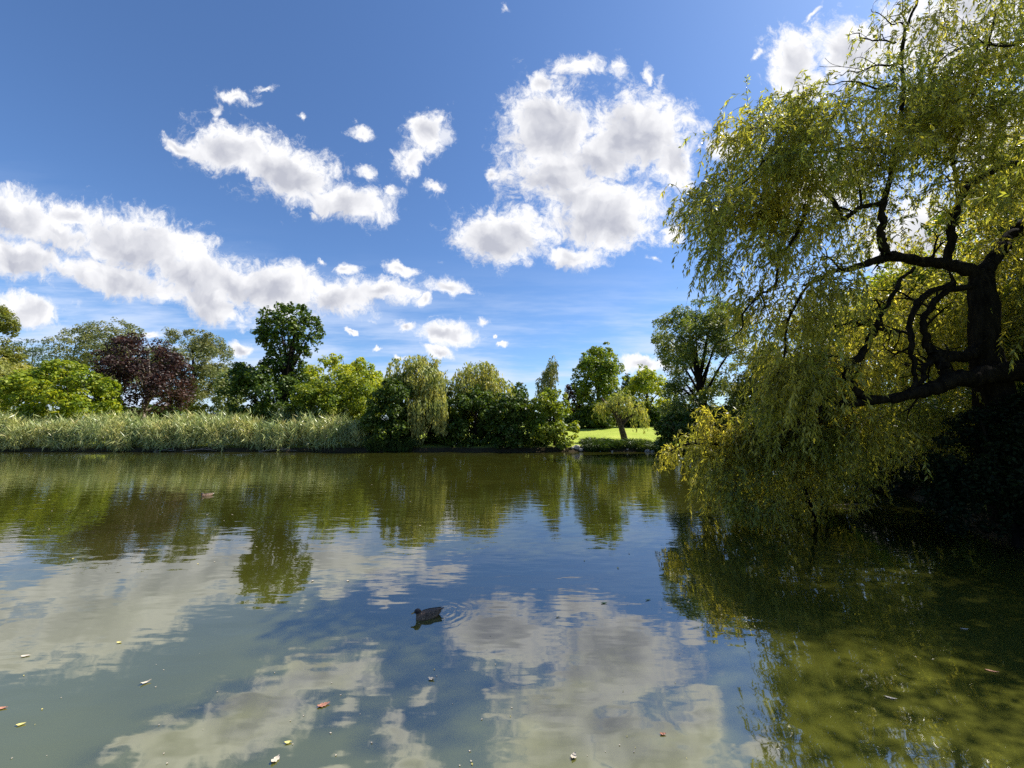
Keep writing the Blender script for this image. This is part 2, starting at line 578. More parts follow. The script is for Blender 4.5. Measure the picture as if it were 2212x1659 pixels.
def crown_cloud(poly, Y, rng, leaf, cover, lobe=0.15, depth=1.0, clump=0.24, minr=None):
    """leaf positions and outward directions filling a rounded crown with this outline"""
    A = poly_area(poly)
    S = math.sqrt(A)
    rmax, rmin = lobe * S, (minr or .05 * S)
    M = int(max(18, 3.6 * A / (math.pi * (.7 * rmax) ** 2)))
    c2 = sample_poly(poly, M, rng)
    d = poly_dist(c2, poly)
    r = np.clip(d * rng.uniform(.8, 1.15, M), rmin, rmax * rng.uniform(.55, 1.1, M))
    half = depth * np.minimum(d * 1.5 + .15 * S * .3, .42 * S)
    sgn = rng.choice([-1, 1], M)
    yy = Y + sgn * half * np.sqrt(rng.uniform(0, 1, M))
    cen = np.stack([c2[:, 0], yy, c2[:, 1]], -1)
    larea = leaf[0] * leaf[1] * .5
    n = int(cover * 1.75 * A / larea)
    li = rng.choice(M, n, p=r ** 2 / (r ** 2).sum())
    K_ = 14
    cd = unit(rng.normal(size=(M, K_, 3)) + np.array((0, 0, .25)))
    kk = rng.integers(0, K_, n)
    out = unit(cd[li, kk] + rng.normal(size=(n, 3)) * clump)
    rad = r[li] * np.clip(1.02 - np.abs(rng.normal(0, .3, n)), .1, 1.1)
    pos_ = cen[li] + out * rad[:, None] * np.array((1, 1, .85))
    return pos_, out, cen, r


def px_poly(pts, Y):
    a = np.array([P(x, y, Y) for x, y in pts])
    return a[:, [0, 2]]


def finish_crown(pos_, out, leaf, rng, droop=0.0, upb=.5):
    n = len(pos_)
    nrm = unit(out * .55 + np.array((0, 0, upb)) + rng.normal(size=(n, 3)) * .55)
    ax = np.cross(nrm, rng.normal(size=(n, 3)))
    ax = unit(ax) + np.array((0, 0, -droop))
    s = rng.uniform(.65, 1.3, n)
    return cards(pos_, ax, nrm, leaf[0] * s, leaf[1] * s, .12)


def trunk_paths(base, top, r0, cen, rng, n_limb=9, spread=.75, lean=None):
    pts = [base]
    mid = (base + top) / 2 + rng.normal(size=3) * .03 * np.linalg.norm(top - base)
    if lean is not None:
        pts += lean
    else:
        pts += [mid]
    pts.append(top)
    tr = curve(pts, 8, .04 * r0 * 4, rng)
    paths = [(tr, (r0 * 1.25, r0, r0 * .8, r0 * .3))]
    idx = rng.permutation(len(cen))[:n_limb]
    for i in idx:
        e = cen[i]
        h = np.clip((e[2] - base[2]) * .55 / max(top[2] - base[2], .1), .22, .9)
        s = tr[int(h * (len(tr) - 1))]
        m_ = s * .45 + e * .55 + np.array((0, 0, .10 * np.linalg.norm(e - s)))
        rr_ = r0 * (1 - h) * .55 + .025
        paths.append((curve([s, m_, e], 6, .05, rng), (rr_, rr_ * .6, .02)))
    return paths


SEED = [7]


def tree(name, label, cat, poly, Y, mat, leaf=(.34, .2), cover=4.0, trunk=None, r0=.22, bark=None, group=None, lobe=.15,
         depth=1.0, droop=0.0, weep=None, n_limb=9, clump=.3, trunk_top=.75, lean=None, curtain=None):
    SEED[0] += 1
    rng = np.random.default_rng(SEED[0])
    pp = px_poly(poly, Y)
    pos_, out, cen, r = crown_cloud(pp, Y, rng, leaf, cover, lobe, depth, clump)
    if trunk is None:
        bx0 = float(np.mean(pp[:, 0]))
        base = np.array((bx0, Y, float(ground_z(bx0, Y)[0]) - .05))
    else:
        b = P(trunk[0], trunk[1], Y)
        base = np.array((b[0], Y, float(ground_z(b[0], Y)[0]) - .05))
    zt = pp[:, 1].min() + (pp[:, 1].max() - pp[:, 1].min()) * trunk_top
    near = pp[np.abs(pp[:, 1] - zt).argsort()[:2], 0].mean() if trunk is None else P(trunk[2], trunk[1], Y)[0]
    top = np.array(((near + base[0]) / 2 if trunk is None else near, Y, zt))
    root = empty(name, base)
    tag(root, label, cat, group)
    ok = pos_[:, 2] > ground_z(pos_[:, 0], pos_[:, 1]) + .04
    ok &= pos_[:, 2] > .04
    pos_, out = pos_[ok], out[ok]
    if weep is None:
        v, f = finish_crown(pos_, out, leaf, rng, droop)
    else:
        v, f = weeping(pos_, out, leaf, rng, weep)
        hf = rng.permutation(len(pos_))[:int(len(pos_) * .55)]
        v2, f2 = finish_crown(pos_[hf], out[hf], leaf, rng, 1.2)
        v, f = np.concatenate([v, v2]), np.concatenate([f, f2 + len(v)])
    if curtain:
        for px0, px1, py0, py1, Yc, k in curtain:
            a = np.array([P(x, y, Yc + e) for x, y, e in zip(rng.uniform(px0, px1, k), py0 + rng.normal(0, 9, k), rng.normal(0, .35, k))])
            zb = P(px0, py1, Yc)[2]
            L = (a[:, 2] - zb) * rng.uniform(.45, 1.0, k)
            cnt = np.maximum(3, (L / .13).astype(int))
            ix = np.repeat(np.arange(k), cnt)
            c = a[ix] + np.array((0, 0, -1.)) * (rng.uniform(0, 1, len(ix)) * L[ix])[:, None] + rng.normal(size=(len(ix), 3)) * .05
            v2, f2 = cards(c, np.array((0, 0, -1.)) + rng.normal(size=(len(ix), 3)) * .3, rng.normal(size=(len(ix), 3)) * np.array((1, 1, .3)), .38, .1, .1)
            v, f = np.concatenate([v, v2]), np.concatenate([f, f2 + len(v)])
    link('crown', mesh_np('crown', v - base, f), mat, root)
    ln = [P(x, y, Y) for x, y in lean] if lean else None
    tv, tf = tubes(trunk_paths(base, top, r0, cen, rng, n_limb, lean=ln), 7)
    link('trunk', mesh_np('trunk', tv - base, tf, True), bark or BARK, root)
    return root


def weeping(pos_, out, leaf, rng, weep):
    """thin hanging sprays: (fraction of points that start one, mean length, leaf spacing)"""
    frac, mean, step = weep
    n = len(pos_)
    k = max(1, int(n * frac))
    sel = rng.permutation(n)[:k]
    sp_ = pos_[sel]
    so = out[sel] * np.array((1, 1, 0))
    L = np.clip(rng.gamma(3.0, mean / 3.0, k), .4, mean * 2.6)
    cnt = np.maximum(2, (L / step).astype(int))
    idx = np.repeat(np.arange(k), cnt)
    tt = rng.uniform(0, 1, len(idx))
    s = tt * L[idx]
    sway = rng.normal(size=(k, 3)) * np.array((.12, .12, 0))
    c = sp_[idx] + so[idx] * (.35 * (1 - np.exp(-s[:, None] * 1.5))) + sway[idx] * s[:, None] + np.array((0, 0, -1.)) * s[:, None] + rng.normal(size=(len(idx), 3)) * .06
    g = ground_z(c[:, 0], c[:, 1])
    ok = c[:, 2] > np.maximum(g, 0) + .08
    c = c[ok]
    ax = np.array((0, 0, -1.)) + rng.normal(size=(len(c), 3)) * .38
    nr = unit(rng.normal(size=(len(c), 3)) * np.array((1, 1, .4)))
    s_ = rng.uniform(.7, 1.3, len(c))
    return cards(c, ax, nr, leaf[0] * s_, leaf[1] * s_, .1)


G = {
    'dark': leaf_mat('dark_green_leaves', [(0.026, 0.049, 0.007), (0.062, 0.108, 0.012), (0.103, 0.155, 0.017)], .35),
    'mid': leaf_mat('mid_green_leaves', [(0.066, 0.107, 0.012), (0.164, 0.229, 0.018), (0.280, 0.312, 0.030)], .42),
    'fresh': leaf_mat('fresh_green_leaves', [(0.095, 0.152, 0.012), (0.222, 0.292, 0.022), (0.379, 0.397, 0.035)], .45),
    'yellow': leaf_mat('yellow_green_leaves', [(0.166, 0.215, 0.019), (0.310, 0.365, 0.035), (0.435, 0.451, 0.058)], .45),
    'willow': leaf_mat('far_willow_leaves', [(0.189, 0.214, 0.062), (0.313, 0.331, 0.103), (0.459, 0.450, 0.172)], .42),
    'grey': leaf_mat('grey_green_leaves', [(0.100, 0.118, 0.046), (0.170, 0.184, 0.069), (0.269, 0.263, 0.101)], .38, (1.2, 1.2, .8)),
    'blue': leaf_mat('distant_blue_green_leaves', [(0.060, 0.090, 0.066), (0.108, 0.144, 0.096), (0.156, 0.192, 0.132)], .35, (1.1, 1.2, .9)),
    'copper': leaf_mat('copper_leaves', [(0.018, 0.009, 0.011), (0.044, 0.023, 0.022), (0.089, 0.050, 0.039)], .30, (1.3, .8, .7)),
    'cream': leaf_mat('pale_shrub_leaves', [(0.098, 0.140, 0.035), (0.196, 0.238, 0.084), (0.336, 0.364, 0.168)], .35),
    'gold': leaf_mat('golden_shrub_leaves', [(0.192, 0.192, 0.012), (0.312, 0.288, 0.022), (0.408, 0.360, 0.036)], .4),
    'deep_shade': leaf_mat('deep_shade_leaves', [(0.004, 0.008, 0.003), (0.008, 0.016, 0.005), (0.014, 0.026, 0.008)], .2, None, .6, .15),  # near-black leaf colour standing in for deep shade on the bank
    'sallow': leaf_mat('sallow_leaves', [(0.068, 0.102, 0.024), (0.149, 0.196, 0.048), (0.257, 0.290, 0.084)], .42),
    'olive': leaf_mat('olive_leaves', [(0.069, 0.084, 0.017), (0.136, 0.158, 0.026), (0.233, 0.238, 0.036)], .4),
}

T = tree
T('conifer_tree', 'tall dark olive tree cut by the picture edge, above the yellow bush', 'tree',
  [(-190, 900), (-180, 660), (-120, 600), (-50, 640), (-24, 668), (-22, 705), (-8, 735), (-16, 775), (-10, 800), (-20, 850), (-40, 900)], 50, G['olive'], (.32, .18), 4.5)
T('willow_bush', 'pale yellow rounded willow bush behind the reeds, beside the green hazel', 'bush',
  [(-90, 905), (-80, 805), (-20, 784), (25, 777), (60, 788), (85, 815), (100, 905)], 49, G['willow'], (.36, .14), 4.5, r0=.15)
T('ash_tree', 'thin airy blue-green tree standing far behind the yellow bush', 'tree',
  [(25, 810), (28, 758), (52, 732), (90, 733), (112, 758), (122, 800), (100, 850), (40, 850)], 82, G['blue'], (.42, .22), 1.5, r0=.2, lobe=.13)
T('hazel_bush', 'big round fresh green bush behind the reeds, beside the copper tree', 'bush',
  [(10, 905), (30, 860), (60, 810), (100, 786), (150, 772), (192, 782), (224, 808), (240, 850), (246, 905)], 45, G['fresh'], (.34, .2), 4.5, r0=.15)
T('poplar_tree', 'airy grey-green tree with a narrow crown behind the round green bush', 'tree',
  [(120, 850), (122, 765), (138, 722), (162, 703), (186, 724), (206, 760), (204, 850)], 74, G['grey'], (.36, .2), 2.2, r0=.2)
T('poplar_tree', 'airy grey-green tree with a broad top rising above the copper tree', 'tree',
  [(190, 840), (188, 735), (214, 700), (250, 690), (292, 694), (322, 714), (338, 745), (330, 840)], 72, G['grey'], (.36, .2), 2.4, r0=.22)
T('copper_beech', 'dark purple copper beech with pale trunk behind the reeds', 'tree',
  [(222, 880), (236, 810), (230, 776), (248, 750), (274, 728), (312, 718), (350, 730), (376, 754), (390, 792), (412, 832), (408, 868), (386, 890), (330, 897), (256, 896)],
  52, G['copper'], (.36, .2), 2.7, trunk=(303, 900, 306), r0=.28, bark=BARK_PALE, lobe=.12, n_limb=16)
T('white_willow', 'silvery olive willow with ragged top beside the copper beech', 'tree',
  [(325, 760), (345, 722), (385, 704), (410, 720), (440, 711), (470, 727), (494, 745), (484, 790), (476, 830), (470, 880), (400, 890), (345, 860)],
  60, G['grey'], (.36, .15), 3.2, r0=.25)
T('golden_shrub', 'small bright yellow shrub at the foot of the silvery willow', 'shrub',
  [(404, 912), (410, 882), (432, 867), (450, 876), (458, 912)], 45.5, G['gold'], (.26, .18), 4.0, r0=.06, n_limb=4)
T('layered_shrub', 'pale shrub with flat layered boughs above the wooden railing', 'shrub',
  [(462, 908), (472, 858), (462, 840), (484, 800), (506, 790), (524, 820), (526, 908)], 52, G['cream'], (.36, .16), 3.0, r0=.1)
T('ash_tree', 'small pale tree seen far off in the gap beside the dark maple', 'tree',
  [(476, 850), (484, 805), (506, 780), (534, 788), (540, 850)], 80, G['blue'], (.4, .22), 2.4, r0=.18)
T('dark_maple', 'broad dark green maple at the foot of the tall tree', 'tree',
  [(494, 915), (500, 840), (506, 797), (540, 777), (582, 770), (622, 780), (660, 800), (684, 915)], 47.5, G['dark'], (.36, .22), 5.0, r0=.25)
T('tall_tree', 'tall slender dark tree standing high above all others on the far bank', 'tree',
  [(562, 742), (550, 716), (556, 704), (574, 692), (560, 682), (576, 668), (600, 660), (625, 654), (650, 660), (674, 668), (688, 690), (704, 708), (690, 722), (700, 740), (680, 748), (692, 760),
   (664, 764), (656, 790), (644, 830), (612, 830), (600, 792), (586, 776), (578, 756)], 48.5, G['dark'], (.42, .27), 3.4, trunk=(622, 905, 628), r0=.38, lobe=.10, n_limb=18, trunk_top=.7)
T('maple_tree', 'yellow-green maple catching the sun behind the dark bank shrubs', 'tree',
  [(644, 880), (664, 795), (690, 772), (722, 767), (760, 764), (792, 774), (818, 800), (846, 818), (856, 880)], 54, G['yellow'], (.36, .22), 4.5, r0=.22)
T('bank_shrub', 'large mid green shrub below the yellow-green maple, beside the reeds', 'shrub',
  [(600, 972), (628, 890), (658, 838), (700, 806), (750, 802), (804, 818), (832, 900), (838, 974)], 45.2, G['mid'], (.30, .18), 5.0, r0=.14, group='shrubs on the far bank')
T('bank_shrub', 'dark shrub between the sunlit maple and the trailing willow', 'shrub',
  [(770, 976), (790, 870), (836, 815), (880, 806), (908, 845), (904, 982)], 41.0, G['dark'], (.30, .18), 5.5, r0=.14, group='shrubs on the far bank')
T('pale_shrub', 'low cream-leaved shrub spreading over the reed tops under the dark maple', 'shrub',
  [(560, 925), (590, 886), (616, 880), (640, 866), (690, 878), (732, 902), (740, 925)], 43.4, G['cream'], (.28, .15), 2.8, r0=.06, n_limb=6)
T('weeping_willow', 'yellow weeping willow with one long trailing curtain reaching the water', 'tree',
  [(834, 806), (850, 776), (892, 766), (932, 769), (966, 788), (986, 830), (990, 870), (960, 885), (900, 890), (868, 850)], 42.6, G['willow'], (.42, .13), 2.2,
  trunk=(930, 960, 915), r0=.26, weep=(.16, 1.6, .14), depth=.8, curtain=[(882, 968, 868, 945, 39.4, 90), (888, 916, 885, 964, 39.2, 40), (938, 964, 876, 940, 39.2, 44)])
root = T('weeping_willow', 'rounded yellow weeping willow rising behind the dark bank shrubs', 'tree',
  [(972, 830), (985, 800), (1012, 786), (1042, 776), (1068, 790), (1096, 815), (1112, 846), (1106, 890), (970, 890)], 45.0, G['willow'], (.42, .13), 2.2,
  trunk=(1040, 960, 1040), r0=.26, weep=(.16, 1.4, .14))
for lab, poly, Y, g in (
        ('dark leafy shrub hanging over the water behind the trailing willow curtain', [(866, 980), (884, 890), (930, 852), (982, 850), (1004, 978)], 42.4, 'dark'),
        ('dark dense shrub below the rounded weeping willow', [(956, 980), (980, 862), (1030, 836), (1082, 850), (1096, 980)], 41.6, 'dark'),
        ('dark shrub with a low top between two taller bank shrubs', [(1056, 980), (1068, 866), (1110, 836), (1142, 852), (1156, 982)], 40.8, 'dark'),
        ('lighter green shrub at the end of the row beside the lawn', [(1126, 980), (1142, 856), (1180, 836), (1214, 842), (1238, 880), (1250, 930), (1232, 976)], 40.6, 'mid'),
        ('dark shrub closing the gap under the rounded weeping willow, behind the low-topped shrub', [(1006, 978), (1030, 885), (1066, 864), (1112, 880), (1124, 978)], 43.4, 'dark')):
    T('bank_shrub', lab, 'shrub', poly, Y, G[g], (.30, .18), 5.5, r0=.14, group='shrubs on the far bank')
T('dark_tree', 'small dark treetop peeping out between willow and birch', 'tree',
  [(1090, 890), (1098, 842), (1114, 824), (1136, 828), (1150, 890)], 60, G['dark'], (.36, .2), 4, r0=.18)
T('weeping_birch', 'thin weeping birch with a leaning pointed top above the bank shrubs', 'tree',
  [(1150, 880), (1160, 822), (1178, 796), (1188, 764), (1200, 768), (1204, 800), (1200, 840), (1210, 880)], 58, G['grey'], (.36, .13), 1.6, r0=.14, weep=(.18, 1.0, .14), trunk_top=.72)
T('plum_tree', 'reddish brown treetop showing beside the dark poplar', 'tree',
  [(1212, 890), (1222, 832), (1244, 818), (1262, 890)], 64, G['copper'], (.36, .2), 2.5, r0=.16)
T('dark_poplar', 'tall dark green oval poplar at the back of the lawn', 'tree',
  [(1230, 935), (1236, 870), (1236, 800), (1250, 770), (1268, 757), (1284, 738), (1312, 744), (1332, 765), (1348, 800), (1342, 860), (1340, 935)], 60, G['mid'], (.36, .24), 5.0, r0=.3)
T('leaning_willow', 'small yellow willow with leaning dark trunk at the lawn edge', 'tree',
  [(1278, 884), (1290, 866), (1306, 868), (1318, 850), (1346, 840), (1368, 852), (1390, 868), (1398, 896), (1384, 908), (1360, 898), (1338, 902), (1322, 890), (1300, 898)], 43.6, G['willow'], (.34, .11), 1.9,
  trunk=(1350, 950, 1300), r0=.32, bark=BARK_BROWN, depth=.7, curtain=[(1362, 1402, 898, 938, 43.2, 26), (1284, 1312, 890, 912, 43.4, 12)], weep=(.12, .45, .12), n_limb=14, trunk_top=.72, lean=[(1342, 925), (1328, 892)])
T('lime_tree', 'bright yellow-green tree in full sun at the back of the lawn', 'tree',
  [(1340, 935), (1348, 838), (1364, 806), (1386, 789), (1412, 796), (1442, 816), (1458, 850), (1466, 935)], 64, G['yellow'], (.38, .24), 4.5, r0=.25)
T('spruce_tree', 'narrow dark spruce tip rising between poplar and lime tree', 'tree',
  [(1334, 870), (1346, 822), (1353, 798), (1360, 808), (1368, 830), (1376, 870)], 72, G['dark'], (.4, .2), 4, r0=.15)
for lab, poly, Y in (('dark undergrowth shrub below the poplar along the lawn', [(1222, 938), (1226, 900), (1262, 876), (1310, 884), (1330, 938)], 58),
                     ('dark undergrowth shrub below the lime tree along the lawn', [(1326, 938), (1340, 890), (1390, 872), (1440, 884), (1470, 938)], 60.5)):
    T('back_shrub', lab, 'shrub', poly, Y, G['dark'], (.36, .2), 4.5, r0=.1)
T('grey_willow', 'tall grey-green willow with dark forked limbs beside the lawn', 'tree',
  [(1420, 975), (1432, 880), (1440, 800), (1424, 750), (1412, 706), (1424, 680), (1446, 664), (1476, 676), (1490, 644), (1516, 640), (1544, 652), (1584, 664), (1606, 700), (1626, 800), (1640, 975)],
  33, G['sallow'], (.24, .10), 3.4, trunk=(1530, 955, 1500), r0=.34, lobe=.12, n_limb=16)
T('bank_shrub', 'dark shrub spreading out over the lawn at the grey willow foot', 'shrub',
  [(1418, 985), (1410, 930), (1440, 890), (1500, 870), (1580, 880), (1620, 985)], 31.5, G['dark'], (.24, .14), 4.5, r0=.12, group='shrubs on the far bank')
T('bank_tree', 'olive tree filling the gap behind the hanging willow curtain', 'tree',
  [(1570, 990), (1590, 800), (1636, 724), (1716, 700), (1800, 740), (1840, 1000)], 27, G['olive'], (.22, .10), 4.0, r0=.25)
T('bank_tree', 'sunlit yellow-green tree glowing through the near willow branches', 'tree',
  [(1770, 1035), (1786, 720), (1850, 610), (1950, 530), (2050, 560), (2094, 700), (2090, 1040)], 23, G['yellow'], (.2, .12), 4.0, r0=.28)
T('bank_tree', 'tall sunlit tree behind the thick willow stem', 'tree',
  [(2000, 1060), (2010, 620), (2060, 440), (2180, 330), (2330, 300), (2500, 420), (2500, 1080)], 19, G['fresh'], (.17, .10), 4.0, r0=.3)
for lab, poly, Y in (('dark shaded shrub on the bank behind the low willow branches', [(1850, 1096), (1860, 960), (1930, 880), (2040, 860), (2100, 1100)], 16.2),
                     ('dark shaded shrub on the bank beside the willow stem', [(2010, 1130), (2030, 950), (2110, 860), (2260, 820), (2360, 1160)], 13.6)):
    T('bank_shrub', lab, 'shrub', poly, Y, G['deep_shade'], (.14, .08), 4.0, r0=.1, group='shrubs on the near bank')  # deep shade put into the leaf colour of both shrubs
T('shade_shrub', 'added shrub with leaves near black for deep shade, overhanging the water before the near willow stem', 'shrub',
  [(1985, 1135), (1990, 1010), (2040, 930), (2110, 885), (2180, 850), (2260, 815), (2360, 850), (2400, 1200)], 8.9, G['deep_shade'], (.10, .05), 3.6, r0=.06, depth=.45, n_limb=6, group='shrubs on the near bank')  # added shrub, its dark colour stands in for shade over the willow foot

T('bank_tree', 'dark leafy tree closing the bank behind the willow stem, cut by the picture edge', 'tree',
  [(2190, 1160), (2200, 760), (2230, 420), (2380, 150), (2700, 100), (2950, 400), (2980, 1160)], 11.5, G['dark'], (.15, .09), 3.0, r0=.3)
SEED[0] += 1
T('bank_tree', 'shady tree on the near bank mostly outside the picture, beside the willow', 'tree',
  [(2420, 1300), (2440, 600), (2600, 100), (3000, -100), (3400, 100), (3600, 700), (3560, 1300)], 8.5, G['dark'], (.18, .11), 2.4, r0=.3)
# far wood closing the view behind everything
rng = np.random.default_rng(991)
Vs, Fs, nb = [], [], 0
for x0 in np.arange(-150, 150, 7.0):
    Yw = 96 + rng.uniform(-5, 8)
    hgt = rng.uniform(6.5, 9.0)
    pl = np.array([(x0 - 6, 1.5), (x0 - 5.5, hgt * .6), (x0 - 2, hgt), (x0 + 2, hgt * .95), (x0 + 6, hgt * .6), (x0 + 6, .5)])
    a, b, c, d = crown_cloud(pl, Yw, rng, (.7, .45), 3.6, .2)
    v, f = finish_crown(a, b, (.7, .45), rng)
    Vs.append(v)
    Fs.append(f + nb)
    nb += len(v)
tag(link('far_woods', mesh_np('far_woods', np.concatenate(Vs), np.concatenate(Fs)), G['dark']), 'dark distant wood closing the park', kind='stuff')

# ------------------------------------------------------------------ reed bed
rng = np.random.default_rng(55)
REED = leaf_mat('reed_leaves', [(0.18, 0.21, 0.06), (0.33, 0.37, 0.13), (0.50, 0.53, 0.23), (0.46, 0.40, 0.19)], .35, (1.1, 1.15, .7), .35, .5)
ns = 6500
nc = 520                                                    # reeds stand in clumps
cxr = rng.uniform(-62, P(772, 960, 39.4)[0], nc)
cyr = 38.95 + rng.beta(1.0, 1.6, nc) * 4.0
chr_ = rng.normal(0, .38, nc)
cl = rng.normal(size=(nc, 2)) * .12 + np.array((-.06, -.02))
ci = rng.integers(0, nc, ns)
sxr = cxr[ci] + rng.normal(0, .28, ns)
syr = np.maximum(cyr[ci] + rng.normal(0, .22, ns), 38.8)
szr = np.maximum(ground_z(sxr, syr), -.05)
htr = (2.38 + .3 * np.sin(sxr * .55) + chr_[ci] + rng.normal(0, .28, ns)) * np.clip((syr - 38.0) / 1.2, .62, 1.0)
htr *= np.where(sxr > P(735, 960, 39.4)[0], .86, 1.0)
lean = rng.normal(size=(ns, 2)) * .08 + cl[ci]
base_ = np.stack([sxr, syr, szr], -1)
topv = base_ + np.stack([lean[:, 0] * htr, lean[:, 1] * htr, htr], -1)
sv_, sf_ = cards((base_ + topv) / 2, topv - base_, rng.normal(size=(ns, 3)) * np.array((1, 1, 0)), htr * 1.02, .03)
nl = 10
idx = np.repeat(np.arange(ns), nl)
tt = rng.uniform(.2, 1.0, len(idx)) ** .8
pp_ = base_[idx] + (topv - base_)[idx] * tt[:, None]
az = rng.uniform(0, 2 * math.pi, len(idx))
hd = np.stack([np.cos(az), np.sin(az), np.zeros(len(idx))], -1) * .8 + np.array((-.25, 0, 0))
ln_ = rng.uniform(.4, .95, len(idx))
ax = hd + np.array((0, 0, 1.)) * rng.choice([1.3, .5, -.6, -1.4], len(idx), p=[.3, .2, .25, .25])[:, None]
cc = pp_ + unit(ax) * ln_[:, None] * .42
ok = cc[:, 2] > .15
nr = unit(np.array((0, -.4, .6)) + rng.normal(size=(len(idx), 3)) * .8)
lv, lf = cards(cc[ok], ax[ok], nr[ok], ln_[ok], rng.uniform(.04, .10, ok.sum()), .1)
tag(link('reed_bed', mesh_np('reed_bed', np.concatenate([sv_, lv]), np.concatenate([sf_, lf + len(sv_)])), REED), 'pale green reeds crowded along the far shore', kind='stuff')



# ------------------------------------------------------------------ grass tufts and stones at the lawn edge
TUFT = leaf_mat('tuft_blades', [(0.02, 0.045, 0.008), (0.045, 0.085, 0.012), (0.09, 0.13, 0.025)], .35)


def tuft(px, py, Y, rad, hgt, n, label):
    SEED[0] += 1
    r_ = np.random.default_rng(SEED[0])
    c = P(px, py, Y)
    z0 = max(float(ground_z(c[0], Y)[0]), .0)
    root_ = np.array((c[0], Y, z0))
    a = r_.uniform(0, 2 * math.pi, n)
    rr_ = rad * np.sqrt(r_.uniform(0, 1, n))
    b = np.stack([np.cos(a) * rr_, np.sin(a) * rr_ * .6, np.zeros(n)], -1)
    b[:, 2] = np.maximum(ground_z(root_[0] + b[:, 0], root_[1] + b[:, 1]), 0) - z0
    h = hgt * r_.uniform(.5, 1.05, n) * (1 - .35 * (rr_ / rad) ** 2)
    outd = np.stack([np.cos(a), np.sin(a) * .7, np.zeros(n)], -1) * (.25 + .55 * rr_[:, None] / rad) + r_.normal(size=(n, 3)) * np.array((.25, .25, 0))
    mid_ = b + outd * h[:, None] * .35 + np.array((0, 0, 1)) * h[:, None] * .75
    tip = b + outd * h[:, None] * .9 + np.array((0, 0, 1)) * h[:, None] * (.95 - .45 * r_.uniform(0, 1, n)[:, None])
    nr_ = r_.normal(size=(n, 3)) * np.array((1, 1, .3))
    v1, f1 = cards((b + mid_) / 2, mid_ - b, nr_, np.linalg.norm(mid_ - b, axis=1) * 1.25, .05)
    v2, f2 = cards((mid_ + tip) / 2, tip - mid_, nr_, np.linalg.norm(tip - mid_, axis=1) * 1.35, .045)
    o = link('grass_tuft', mesh_np('grass_tuft', np.concatenate([v1, v2]), np.concatenate([f1, f2 + len(v1)])), TUFT, None, root_)
    tag(o, label, 'grass tuft', 'grass tufts along the lawn bank')


tuft(1290, 975, 39.5, 1.35, 1.3, 1900, 'widest dark tuft of overhanging grass, beside the stones under the lawn')
tuft(1328, 975, 39.5, .95, 1.1, 1200, 'sunlit tuft of long grass between the two dark tufts by the leaning willow')
tuft(1374, 975, 39.4, 1.0, 1.15, 1300, 'round dark grass tuft below the leaning willow trunk')
tuft(1432, 978, 38.6, 1.3, 1.2, 1500, 'dark grass tuft on the bank behind the low willow branch tip')
for k, px in enumerate((812, 842, 870)):
    tuft(px, 975, 39.1, .9, 1.8, 420, ('thin dark sedge tuft at the end of the reed bed', 'middle sedge tuft in shade between reeds and willow curtain', 'shaded sedge tuft under the trailing willow curtain')[k])

STONE = simple_mat('bank_stone', (0.20, 0.17, 0.15), (0.5, 0.46, 0.42), 3, .85, .02)


def stone(px, py, Y, s, label, group='stones at the water edge'):
    SEED[0] += 1
    r_ = random.Random(SEED[0])
    bm = bmesh.new()
    bmesh.ops.create_icosphere(bm, subdivisions=2, radius=1)
    for v in bm.verts:
        k = 1 + .22 * math.sin(v.co.x * 3 + r_.random()) + r_.uniform(-.12, .12)
        v.co = Vector((v.co.x * s * k * 1.3, v.co.y * s * k, v.co.z * s * k * .7))
    me = bpy.data.meshes.new('stone')
    bm.to_mesh(me)
    bm.free()
    c = P(px, py, Y)
    o = link('stone', me, STONE, None, (c[0], Y, max(float(ground_z(c[0], Y)[0]), 0) + s * .25))
    o.rotation_euler = (0, 0, r_.uniform(0, 6))
    tag(o, label, 'stone', group)


for px, Y, s, lab in ((1236, 39.1, .16, 'small grey stone under the last bank shrub'), (1246, 39.25, .30, 'large pale stone in the notch of the bank beside the widest tuft'),
                      (1254, 39.1, .22, 'middling pale stone touching the water beside the widest tuft'), (1262, 39.5, .2, 'brownish stone half under the widest grass tuft'),
                      (1296, 38.85, .09, 'tiny white stone in the water below the widest tuft'), (1322, 38.8, .10, 'tiny white stone in the water below the sunlit tuft'),
                      (1356, 38.8, .10, 'tiny pale stone before the round dark tuft'), (1400, 38.7, .26, 'flat grey stone between the two dark tufts'), (1412, 38.5, .28, 'flat grey stone slab before the tuft by the willow branch tip')):
    stone(px, 975, Y, s, lab)

# driftwood sticks along the reed foot
for px0, px1, dz, lab in ((330, 380, .10, 'thin bare stick lying under the reeds, the shortest of three'), (395, 470, .18, 'forked bare stick lying at the foot of the reeds'), (560, 640, .14, 'long bare stick lying below the reeds near their end')):
    SEED[0] += 1
    r_ = np.random.default_rng(SEED[0])
    a, b = P(px0, 975, 38.7), P(px1, 972, 38.8)
    a[2], b[2] = .03, .12
    mid_ = (a + b) / 2 + np.array((0, 0, dz))
    pths = [(curve([a, mid_, b], 6, .03, r_), (.035, .03, .015)), (curve([mid_, mid_ + np.array((.6, -.1, .15)), mid_ + np.array((1.3, -.15, .02))], 5, .02, r_), (.02, .01))]
    v, f = tubes(pths, 5)
    tag(link('driftwood_stick', mesh_np('driftwood_stick', v - a, f, True), BARK_PALE, None, a), lab, 'stick', 'sticks at the reed foot')

# ------------------------------------------------------------------ wooden railing behind the reeds
WOOD = simple_mat('weathered_wood', (0.34, 0.29, 0.22), (0.55, 0.48, 0.38), 6, .8, .0, (1, 1, 6))


